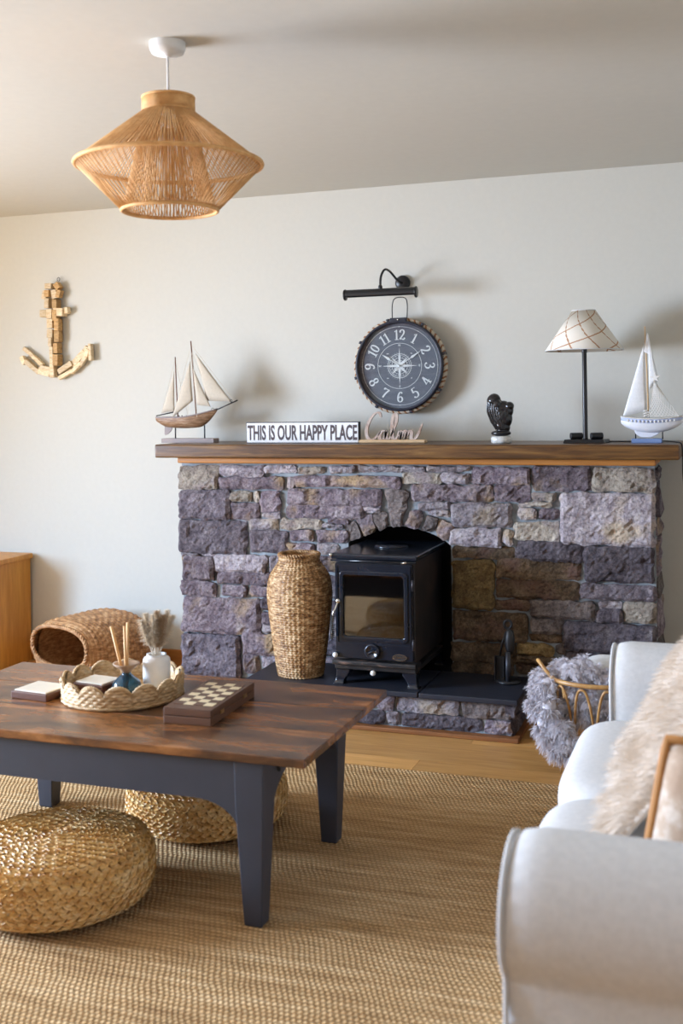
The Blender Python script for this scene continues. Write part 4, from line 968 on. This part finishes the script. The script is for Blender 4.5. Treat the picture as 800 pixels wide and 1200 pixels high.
DG = {'0': [(lp(.3, .5, .23, .48), 2)], '1': [([(.12, .80), (.32, 1.0), (.33, .5), (.33, .0)], 0), ([(.12, 0), (.54, 0)], 0)],
      '2': [([(.10, .72), (.14, .90), (.32, 1), (.50, .88), (.50, .66), (.36, .42), (.16, .18), (.06, .03)], 1), ([(.06, .03), (.26, .07), (.46, .0), (.58, .18)], 1)],
      '3': [([(.08, .82), (.28, 1), (.50, .86), (.46, .64), (.26, .53)], 1), ([(.26, .53), (.52, .46), (.57, .2), (.36, 0), (.14, .04), (.06, .20)], 1)],
      '4': [([(.44, 0), (.44, .5), (.44, 1)], 0), ([(.44, 1), (.04, .3), (.64, .3)], 0), ([(.28, 0), (.60, 0)], 0)],
      '5': [([(.54, 1), (.16, 1)], 0), ([(.16, 1), (.13, .54)], 0), ([(.13, .54), (.34, .62), (.54, .42), (.50, .12), (.30, 0), (.10, .06), (.07, .18)], 1)],
      '6': [([(.52, .86), (.38, 1), (.18, .82), (.08, .45), (.12, .12), (.30, 0), (.50, .12), (.54, .32), (.42, .52), (.24, .50), (.10, .35)], 1)],
      '7': [([(.06, .80), (.10, .98), (.34, .94), (.58, 1)], 1), ([(.58, 1), (.38, .55), (.28, 0)], 1)],
      '8': [(lp(.3, .75, .19, .24), 2), (lp(.3, .25, .24, .26), 2)]}
DG['9'] = [([(.6 - x, 1 - z) for x, z in DG['6'][0][0]], 1)]
def numeral(txt, ang):
    mb = MB(); adv = .60; W_ = adv * len(txt) if txt != '11' else 1.05; sc = .046
    th = ang if not (90 < ang < 270) else ang + 180
    a = R(90 - ang); cx, cz = .147 * cos(a), .147 * sin(a); t_ = R(-th)
    for q, ch in enumerate(txt):
        for pts, sm in DG[ch]:
            P = cat2(pts, 5) if sm == 1 else pts
            P = [((x + q * (W_ / len(txt)) - W_ / 2) * sc, (z - .5) * sc) for x, z in P]
            P = [(cx + x * cos(t_) - z * sin(t_), cz + x * sin(t_) + z * cos(t_)) for x, z in P]
            mb.ribbon(P, lambda dx, dz, f: .0014 + .0024 * abs(-dx * sin(t_) + dz * cos(t_)), YD - .0004, YD + .001, closed=(sm == 2))
    mb.build('numeral', 'dial_ink', dial_, world=False)
for h_ in range(1, 13): numeral(str(h_), (h_ * 30) % 360)
def hand(nm, ang, L, w_):
    a = R(90 - ang); d = Vector((cos(a), 0, sin(a))); n_ = Vector((-sin(a), 0, cos(a))); mb = MB()
    out = [(-.030, .6), (-.024, 1.1), (-.012, .5), (L * .55, .55), (L * .62, 2.2), (L * .70, 1.6), (L, .1)]
    P = [d * f + n_ * (w_ * k_) for f, k_ in out] + [d * f - n_ * (w_ * k_) for f, k_ in out[::-1]]
    mb.prism([(p.x, p.z) for p in P], -.079, -.0775).build(nm, 'dial_ink', ck, world=False)
hand('hour_hand', 303, .100, .0032); hand('minute_hand', 57, .122, .0028)
MB().lathe([(.006, -.076), (.006, -.081), (.001, -.082)], 16, axis='y').build('hand_boss', 'dial_ink', ck, smooth=True, world=False)

pl_ = thing('picture_light', 'black picture light with curved arm above the clock', 'picture light', (-1.475, -.001, 1.93))
MB().lathe([(.036, 0), (.036, -.014), (.030, -.020), (.010, -.022)], 32, (0, 0, 0), 'y').build('wall_plate', 'lamp_black', pl_, smooth=True, world=False)
MB().tube(catmull([(0, -.015, -.002), (-.012, -.06, .010), (-.030, -.12, .045), (-.045, -.155, .050), (-.058, -.172, .015), (-.060, -.175, -.035)], 7), .0055, 8).build('gooseneck_arm', 'lamp_black', pl_, smooth=True, world=False)
MB().lathe([(.010, -.05), (.010, -.03), (.007, -.022)], 14, (-.060, -.175, 0)).build('swivel', 'lamp_black', pl_, smooth=True, world=False)
mb = MB()
arc = [R(a) for a in range(-28, 209, 12)]
xa, xb, rr_ = -.232, .112, .0235
vs = [(x, -.178 + r_ * cos(a), -.062 + r_ * sin(a)) for x in (xa, xb) for r_ in (rr_, rr_ - .002) for a in arc]; n = len(arc)
fs = []
for i in range(n - 1): fs += [(i, i + 1, 2 * n + i + 1, 2 * n + i), (n + i, 3 * n + i, 3 * n + i + 1, n + i + 1), (i, n + i, n + i + 1, i + 1), (2 * n + i, 2 * n + i + 1, 3 * n + i + 1, 3 * n + i)]
mb.add(vs, fs).build('hood', 'lamp_black', pl_, smooth=False, world=False)
for x in (xa, xb): MB().lathe([(.001, x - .004), (.0255, x - .004), (.0265, x), (.0255, x + .004), (.001, x + .004)], 28, (0, -.178, -.062), 'x', False, False).build('end_cap', 'lamp_black', pl_, smooth=True, world=False)
MB().lathe([(.009, xa + .03), (.010, 0 - .06), (.009, xb - .03)], 14, (0, -.178, -.053), 'x').build('tube_bulb', 'porcelain', pl_, smooth=True, world=False)

# ================================================================== TABLE LAMP ON THE MANTEL
lm = thing('table_lamp', 'black metal lamp with a cream shade crossed by brown lines', 'lamp', (-.602, -.25, MZ))
MB().add([(-.085, -.055, 0), (.090, -.055, 0), (.105, .045, 0), (-.060, .045, 0), (-.080, -.050, .016), (.085, -.050, .016), (.100, .040, .016), (-.056, .040, .016)],
         [(3, 2, 1, 0), (4, 5, 6, 7), (0, 1, 5, 4), (1, 2, 6, 5), (2, 3, 7, 6), (3, 0, 4, 7)]).build('base', 'lamp_black', lm, bevel=.002, world=False)
for x, rz in ((-.034, .5), (.052, .45)):
    d = Vector((cos(rz), sin(rz), 0)); c = Vector((x, -.005, .030))
    MB().tube([c - d * .026, c - d * .024, c + d * .024, c + d * .026], .014, 14).build('scroll_foot', 'iron_black', lm, smooth=False, world=False, bevel=.002)
MB().lathe([(.0125, .014), (.0105, .02), (.0100, .385), (.012, .39), (.012, .42), (.006, .425)], 18, (.004, 0, 0)).build('pole', 'lamp_black', lm, smooth=True, world=False)
shade_n = 56
vs, fs, uvs = [], [], []
for j, (r, z) in enumerate(((.166, .398), (.050, .569))):
    for k_ in range(shade_n): a = 2 * pi * k_ / shade_n; vs.append((.004 + r * cos(a), r * sin(a), z))
me = bpy.data.meshes.new('lamp_shade'); me.from_pydata(vs, [], [(k_, (k_ + 1) % shade_n, shade_n + (k_ + 1) % shade_n, shade_n + k_) for k_ in range(shade_n)])
uv = me.uv_layers.new(name='UVMap')
for p in me.polygons:
    k_ = p.index
    for li, (u_, v_) in zip(p.loop_indices, ((k_, 0), (k_ + 1, 0), (k_ + 1, 1), (k_, 1))): uv.data[li].uv = (u_ / shade_n, v_)
sh = put('lamp_shade', me, 'shade_fabric', lm, smooth=True); sd = sh.modifiers.new('thick', 'SOLIDIFY'); sd.thickness = .0025
for r, z in ((.166, .398), (.050, .569)): MB().tube([(.004 + r * cos(a), r * sin(a), z) for a in [2 * pi * j / 56 for j in range(56)]], .0022, 6, True).build('shade_wire', 'linen_sofa', sh, smooth=True, world=False)
for j in range(3):
    a = 2 * pi * j / 3; MB().tube([(.004, 0, .42), (.004 + .050 * cos(a), .050 * sin(a), .566)], .0018, 5).build('shade_carrier', 'steel', lm, smooth=True, world=False)
MB().lathe([(.013, .425), (.013, .455), (.022, .48), (.028, .505), (.022, .53), (.005, .54)], 20, (.004, 0, 0)).build('bulb', 'porcelain', lm, smooth=True, world=False)
MB().tube(catmull([(.08, .02, .006), (.16, .05, .004), (.26, .085, .004), (.34, .055, .005), (.38, -.02, .004), (.397, -.060, .002), (.405, -.075, -.02), (.405, -.06, -.12), (.405, .10, -.24)], 6), .0028, 6).build('power_cord', 'iron_black', lm, smooth=True, world=False)

# ================================================================== BLACK FIGURE ON MARBLE BASE
fg = thing('black_sculpture', 'small glossy black abstract bust on a white stone base', 'sculpture', (-.958, -.28, MZ))
MB().lathe([(.040, 0), (.044, .004), (.045, .022), (.040, .030), (.030, .032)], 28).build('base', 'marble', fg, smooth=True, world=False)
mb = MB()
RY = lambda d: Matrix.Rotation(R(d), 3, 'Y')
for c, r, rot in (((.000, 0, .044), (.045, .034, .014), 0), ((.010, 0, .070), (.031, .028, .030), 0), ((.018, 0, .105), (.033, .030, .042), 8), ((.026, .002, .142), (.030, .028, .034), 10), ((.038, 0, .162), (.021, .026, .020), 0),
                  ((-.006, 0, .125), (.028, .026, .050), -28), ((.008, 0, .148), (.036, .027, .032), 12), ((.016, .004, .168), (.026, .022, .018), 15), ((-.028, -.003, .150), (.030, .028, .050), -10), ((-.030, 0, .185), (.031, .029, .034), 20), ((-.042, -.008, .140), (.015, .018, .060), -8),
                  ((-.014, -.018, .168), (.018, .014, .024), 25), ((-.004, -.020, .140), (.012, .012, .020), -40), ((-.012, -.022, .100), (.010, .010, .050), -32), ((.004, -.024, .112), (.010, .009, .034), 40), ((.0, -.016, .078), (.020, .016, .026), -20)):
    mb.sphere(c, r, 20, 14, RY(rot))
o = mb.build('figure', 'bronze_black', fg, smooth=True, world=False)
rmod = o.modifiers.new('remesh', 'REMESH'); rmod.mode = 'VOXEL'; rmod.voxel_size = .0028; rmod.use_smooth_shade = True
sm_ = o.modifiers.new('smooth', 'SMOOTH'); sm_.iterations = 3
for j in range(6):
    a0 = -.055 + j * .006
    MB().tube(catmull([(-.050 + j * .008, -.030 + .001 * j, .185 - .004 * j), (-.054 + j * .010, -.028, .140), (-.036 + j * .008, -.028, .095), (-.016 + j * .007, -.026, .060)], 6), .0036, 6).build('hair_lock', 'bronze_black', fg, smooth=True, world=False)

# ================================================================== WHITE MODEL YACHT
yb = thing('model_yacht', 'white and blue model sailing boat with netting and starfish', 'model boat', (-.338, -.25, MZ))
MB().box(-.066, .058, -.030, .030, 0, .018).build('stand_base', 'blue_paint', yb, bevel=.002, world=False)
for x in (-.056, .066): MB().tube([(x * .9, 0, .016), (x * .9, 0, .075)], .0025, 8).build('stand_rod', 'iron_black', yb, smooth=True, world=False)
def yhull(u, v, top=.100, bot=.046, grow=0.0):
    x = -.110 + .250 * u
    s_ = sin(pi * min(1, max(0, .02 + u * .97))) ** .62
    deck = top + .010 * (2 * u - 1) ** 2
    keel = deck - (deck - bot) * s_ - .004
    a = pi * v; y = (.036 + grow) * s_ * cos(a)
    return (x, y, deck - (deck - keel) * abs(sin(a)) ** .65)
mb = MB().grid(lambda u, v: yhull(u, v, .086, .046), 32, 17); mb.build('hull', 'hull_white', yb, smooth=True, world=False)
mb = MB().grid(lambda u, v: yhull(u, v, .100, .064, .0015), 32, 17); mb.build('blue_band', 'band_blue', yb, smooth=True, world=False)
mb = MB(); dk = [yhull(j / 31, 0, .100) for j in range(32)] + [yhull(j / 31, 1, .100) for j in range(32)]
mb.add([(x, y, z - .002) for x, y, z in dk], [(j, j + 1, 33 + j, 32 + j) for j in range(31)]).build('deck', 'hull_white', yb, world=False)
MB().prism([(-.058, .060), (-.050, .036), (-.030, .024), (.010, .022), (.040, .034), (.060, .056), (.060, .068), (-.058, .068)], -.005, .005).build('keel', 'hull_white', yb, bevel=.004, world=False)
for v, sgn in ((0, 1), (1, -1)):
    rope([Vector(yhull(j / 80, v, .102, .07, .001)) for j in range(81)], .0035, 2, .012, closed=False).build('rope_rail', 'rope_white', yb, smooth=True, world=False)
mb = MB()
for j in range(2, 15):
    x, y, z = yhull(j / 16, 1, .100, .07, .003); mb.sphere((x, y - .001, z - .010), (.004, .0015, .006), 8, 6)
mb.build('rope_loops', 'rope_white', yb, smooth=True, world=False)
MB().tube([(.004, 0, .09), (-.001, 0, .30), (-.007, 0, .492)], .0040, 8, r1=.0026).build('mast', 'pine', yb, smooth=True, world=False)
sail('main_sail', (-.102, -.002, .112), (-.004, -.002, .135), (-.010, -.002, .425), .012, 'sail_white', yb)
sail('jib_sail', (.008, -.006, .225), (.046, -.006, .262), (.006, -.006, .465), .006, 'sail_white', yb)
sail('top_sail', (-.012, -.004, .385), (.022, -.004, .365), (.003, -.004, .466), .002, 'sail_white', yb)
nt = MB()                                              # diamond fishing net hung over the jib
A, B, C = Vector((.004, -.018, .112)), Vector((.126, -.018, .112)), Vector((.030, -.020, .262))
pt = lambda u, v: (A.lerp(B, u)).lerp(C, v) + Vector((0, -.010 * sin(pi * v) * sin(pi * u), 0))
for k_ in range(-9, 10):
    for s_ in (1, -1):
        P = []
        for j in range(19):
            v = j / 18; u = k_ / 9 + s_ * v * 1.0
            u = u if s_ > 0 else u + 0.0
            if 0 <= u <= 1: P.append(pt(u, v))
        if len(P) > 1: nt.tube(P, .0016, 4)
nt.tube([A, B, C], .0026, 5, True)
tag(nt.build('fishing_net', 'rope_white', yb, world=False), kind='stuff')
mb = MB(); c = Vector((.034, -.028, .274)); P = []
for j in range(10):
    a = 2 * pi * j / 10 + .4; r = .026 if j % 2 == 0 else .009; P.append((c.x + r * cos(a), c.z + r * sin(a)))
mb.prism(P, c.y - .003, c.y + .002).build('starfish', 'starfish', yb, bevel=.002, world=False)
MB().tube([(.004, -.008, .46), (.02, -.012, .38), (.032, -.022, .28), (.012, -.016, .13)], .0016, 5).build('sheet_rope', 'rope_white', yb, smooth=True, world=False)
rope([Vector((-.004 + .010 * cos(j * .3), -.012 + .008 * sin(j * .3), .108 + .0005 * j)) for j in range(60)], .003, 2, .01, closed=False).build('rope_coil', 'rope_white', yb, smooth=True, world=False)

# ================================================================== SOFA
sf = thing('white_sofa', 'white slipcovered two seat sofa with rolled arms', 'sofa', (.06, -2.55, 0))
SXF, SXB = -.365, .62
def arm(yc, sgn, nm, SXF):
    """rolled arm running along x; sgn=-1 the outer side points to -y"""
    prof = []
    for a in range(-50, 181, 15): prof.append((.118 * cos(R(a)) * 1.0, .118 * sin(R(a)) + .548))     # roll, outer side at angle 0
    prof = [(.075, .05), (.077, .12), (.079, .19), (.079, .26), (.078, .33), (.078, .39), (.076, .445)] + prof + [(-.116, .48), (-.112, .30), (-.11, .05)]
    xs = [(SXF, .86, .0), (SXF + .006, .93, 0), (SXF + .02, .975, 0), (SXF + .05, 1.0, 0)] + [(SXF + .05 + (SXB - SXF - .05) * j / 36, 1.0, 0) for j in range(1, 37)]
    mb = MB(); vs = []; n = len(prof); cz = .42
    for x, k_, _ in xs:
        for p, z in prof:
            puff = 1 + .006 * noise.noise(Vector((x * 3, p * 8, z * 6)))
            if z < .45 and p > 0:
                e_ = x - SXF; puff += (.10 * sin((z - e_ * .55) * 62 + noise.noise(Vector((x * 5, z * 5, 2))) * 3) * math.exp(-e_ * 7) + .05 * noise.noise(Vector((x * 5, z * 9, 4)))) * min(1, (.47 - z) / .08)
            vs.append((x, yc + sgn * p * (1 - (1 - k_) * .8) * puff, cz + (z - cz) * (k_ if z > .5 else 1)))
    fs = [(j * n + i, j * n + (i + 1) % n, (j + 1) * n + (i + 1) % n, (j + 1) * n + i) for j in range(len(xs) - 1) for i in range(n)]
    fs += [tuple(range(n)), tuple(range((len(xs) - 1) * n, len(xs) * n))]
    o = mb.add(vs, fs).build(nm, 'linen_sofa', sf, smooth=True)
    pp = [(SXF + .003, yc + sgn * p * .965, cz + (z - cz) * (.955 if z > .5 else 1)) for p, z in prof]
    MB().tube(pp, .005, 6).build('piping', 'piping', o, smooth=True)
arm(-3.285, -1, 'arm', -.354); arm(-1.805, 1, 'arm', -.336)
MB().box(SXF + .03, SXB, -3.18, -1.92, .05, .31).build('seat_base', 'linen_sofa', sf, bevel=.02, segs=3)
for yc in (-2.862, -2.232):
    c_ = cushion((-.018, yc, .398), (.78, .634, .19), 6.5, 72, 28, .42).build('seat_cushion', 'linen_sofa', sf, smooth=True)
MB().box(.30, SXB, -3.30, -1.79, .05, .80).build('back_frame', 'linen_sofa', sf, bevel=.07, segs=5)
for yc in (-2.862, -2.232): cushion((.235, yc, .655), (.24, .625, .44), 3.6, 48, 24).build('back_cushion', 'linen_sofa', sf, smooth=True)
wing = [(-.17, .60), (-.12, .685), (-.05, .76), (.06, .82), (.25, .86), (.45, .86), (.60, .84), (.60, .58)]
for yc, dx in ((-3.27, .27), (-1.79, .0)):
    wg = [(x + dx * (x < .3), z) for x, z in wing]
    w_ = MB().prism(wg, yc - .055, yc + .055).build('wing', 'linen_sofa', sf, bevel=.03, segs=4)
    MB().tube([(x, yc - .045, z) for x, z in wg[:-1]], .005, 6).build('piping', 'piping', w_, smooth=True)
for x in (SXF + .08, SXB - .08):
    for y in (-3.30, -1.79): MB().lathe([(.018, .0125), (.026, .055)], 14, (x, y, 0)).build('foot', 'mast_wood', sf, smooth=True)

# sheepskin heaped over the seat and back
sk = thing('sheepskin_throw', 'long haired cream sheepskin heaped on the sofa', 'throw', (.0, -2.35, .49))
crv = [Vector(p) for p in catmull([(-.225, 0, .498), (-.20, 0, .54), (-.155, 0, .605), (-.125, 0, .68), (-.06, 0, .77), (.04, 0, .87), (.16, 0, .915), (.28, 0, .90)], 6)]
def skin(u, v):
    """u along the fall from the back to the seat edge, v along the sofa"""
    i = u * (len(crv) - 1); i0 = min(int(i), len(crv) - 2); p = crv[i0].lerp(crv[i0 + 1], i - i0)
    y = -2.86 + .80 * v
    wv_ = noise.noise(Vector((u * 3, v * 4, 1.7))) * .025
    low = max(0, .5 - u)
    return Vector((p.x + wv_ - .02 * sin(pi * v), y + .10 * (1 - u) * (v - .5) * .6 + (.0 if v < .5 else .16 * u * (v - .5) * 2 * 0), p.z + wv_ * .5))
o = MB().grid(lambda u, v: tuple(skin(u, v)), 30, 26).build('hide', 'fur_cream', sk, smooth=True); sd = o.modifiers.new('thick', 'SOLIDIFY'); sd.thickness = .012; sd.offset = -1
hair = MB()
for _ in range(26000):
    u, v = random.random(), random.random(); p = skin(u, v)
    n_ = (skin(min(1, u + .02), v) - skin(max(0, u - .02), v)).cross(skin(u, min(1, v + .02)) - skin(u, max(0, v - .02))).normalized()
    if n_.x > 0 and n_.z < .6: n_ = -n_
    if n_.z < -.2: n_ = -n_
    cl = Vector((noise.noise(p * 14), noise.noise(p * 14 + Vector((9, 3, 1))), noise.noise(p * 14 + Vector((2, 7, 5)))))
    d = n_ * .8 + cl * 1.3 + Vector((-.35, -.1, -.25)) + Vector((random.uniform(-.35, .35), random.uniform(-.35, .35), random.uniform(-.35, .35)))
    hair.strand(p, d, random.uniform(.035, .065), .0022, .35, 3)
tag(hair.build('wool', 'fur_cream', sk), kind='stuff')

# pillow with brown piping
pw_ = thing('piped_pillow', 'beige square pillow edged in brown piping on the sofa', 'pillow', (.068, -3.045, .482))
pm = Matrix.Rotation(R(3), 4, 'Y') @ Matrix.Rotation(R(-8), 4, 'X')
def pil(u, v, s_):
    x, z = (u - .5) * .44, (v - .5) * .27; e = (1 - (2 * u - 1) ** 4) * (1 - (2 * v - 1) ** 4)
    pinch = 1 - .05 * (1 - e); x += .13 * z
    q = pm @ Vector((x * pinch, s_ * .062 * max(0, e) ** .55, z * pinch)); return (q.x, q.y, q.z + .138)
MB().grid(lambda u, v: pil(u, v, 1), 24, 24, flip=True).grid(lambda u, v: pil(u, v, -1), 24, 24).build('cover', 'pillow_beige', pw_, smooth=True, world=False)
bp = [pil(j / 12, 0, 1) for j in range(12)] + [pil(1, j / 12, 1) for j in range(12)] + [pil(1 - j / 12, 1, 1) for j in range(12)] + [pil(0, 1 - j / 12, 1) for j in range(12)]
MB().tube(bp, .010, 8, True).build('piping', 'pillow_piping', pw_, smooth=True, world=False)

# ================================================================== RATTAN BASKET
BC = Vector((-.485, -.815, 0)); BR, BB, BH = .205, .155, .325
bk = thing('rattan_basket', 'open rattan basket with looped hoops beside the fireplace', 'basket', tuple(BC))
rad = lambda z: BB + (BR - BB) * (z / BH) ** .8
for z, t_, nm in ((BH, .0085, 'rim'), (.012, .008, 'base_ring'), (.10, .005, 'band'), (.012, .004, 'base_ring')):
    r = rad(z) if nm != 'base_ring' or t_ > .005 else .09
    MB().tube(circ((0, 0, z), r, 64), t_, 8, True).build(nm, 'rattan', bk, smooth=True, world=False)
NH = 14
for k_ in range(NH):
    a0 = 2 * pi * k_ / NH; P = []
    for j in range(25):
        f = j / 24; aa = a0 + (f - .5) * 2 * pi / NH * 1.15; z = .012 + (BH - .028) * (1 - abs(2 * f - 1) ** 2.6)
        P.append((rad(z) * cos(aa), rad(z) * sin(aa), z))
    MB().tube(P, .0052, 6).build('hoop', 'rattan', bk, smooth=True, world=False)
    a1 = a0 + pi / NH
    MB().tube([((rad(.16) + .002) * cos(a1) , (rad(.16) + .002) * sin(a1), z) for z in (.150, .168)], .011, 8).build('binding', 'wicker_pale', bk, smooth=True, world=False)
MB().lathe([(.001, .006), (BB, .006), (BB, .011), (.001, .011)], 40, cap0=False, cap1=False).build('basket_floor', 'rattan', bk, world=False)
for sgn in (-1, 1):
    a_ = R(200) if sgn < 0 else R(20)
    P = []
    for j in range(17):
        f = j / 16; aa = a_ + (f - .5) * .62
        P.append(((BR + .030 * sin(pi * f)) * cos(aa), (BR + .030 * sin(pi * f)) * sin(aa), BH + .055 * sin(pi * f)))
    MB().tube(P, .0075, 8).build('handle', 'rattan', bk, smooth=True, world=False)
    for e in (0, -1): MB().sphere(P[e], (.015, .015, .012), 10, 8).build('binding', 'wicker_pale', bk, smooth=True, world=False)
# white cushion and knitted cloth inside the basket
cu = cushion((0, 0, 0), (.30, .11, .26), 3.2, 36, 18)
o = cu.build('white_cushion', 'cushion_white'); o.location = (-.43, -.775, .262); o.rotation_euler = (R(-38), R(6), R(14))
tag(o, 'plain white cushion tucked inside the rattan basket', 'cushion')
o = cushion((0, 0, 0), (.12, .11, .09), 2.4, 30, 16).build('knitted_cloth', 'knit_bw', smooth=True); o.location = (-.385, -.70, .352)
tag(o, 'rolled black and white knitted cloth in the rattan basket', 'cloth')
# shaggy grey throw spilling over the rim
tw = thing('shaggy_throw', 'shaggy pale grey tasselled throw spilling over the rattan basket', 'throw', (-.60, -1.06, .06))
LP = [(-.600, -.880, .345, .055), (-.560, -.930, .350, .055), (-.500, -.920, .350, .055), (-.535, -.840, .355, .058), (-.450, -.925, .330, .050), (-.630, -.820, .340, .050),   # heaped inside
      (-.560, -.945, .265, .050), (-.500, -.955, .260, .050), (-.440, -.960, .240, .050), (-.530, -.950, .195, .050), (-.465, -.955, .180, .050), (-.590, -.920, .215, .050), (-.400, -.940, .220, .050),   # behind the hoops
      (-.690, -.890, .320, .050), (-.712, -.905, .270, .052), (-.700, -.950, .225, .052), (-.672, -.985, .170, .052), (-.650, -1.000, .240, .050), (-.645, -1.010, .125, .052), (-.610, -1.030, .095, .050),
      (-.575, -1.045, .120, .050), (-.545, -1.045, .080, .048), (-.600, -1.025, .170, .048), (-.665, -.945, .305, .048), (-.510, -1.045, .110, .046)]
mb = MB()
for x, y, z, r in LP: mb.sphere((x, y, z), r * .55, 14, 10)
o = mb.build('cloth', 'fur_grey', tw, smooth=True)
rm_ = o.modifiers.new('remesh', 'REMESH'); rm_.mode = 'VOXEL'; rm_.voxel_size = .010; rm_.use_smooth_shade = True
mb = MB()
for x, y, z, r in LP:
    for _ in range(24):
        t_ = Vector((random.gauss(0, 1), random.gauss(0, 1) - .5, random.gauss(0, 1) + .2)).normalized(); p = Vector((x, y, z)) + t_ * (r * .62)
        for _ in range(40):
            d = t_ + Vector((random.gauss(0, .55), random.gauss(0, .55), random.gauss(0, .55)))
            mb.strand(p, d, random.uniform(.018, .034), .0020, .45, 2, .5)
tag(mb.build('tassels', 'fur_grey', tw), kind='stuff')
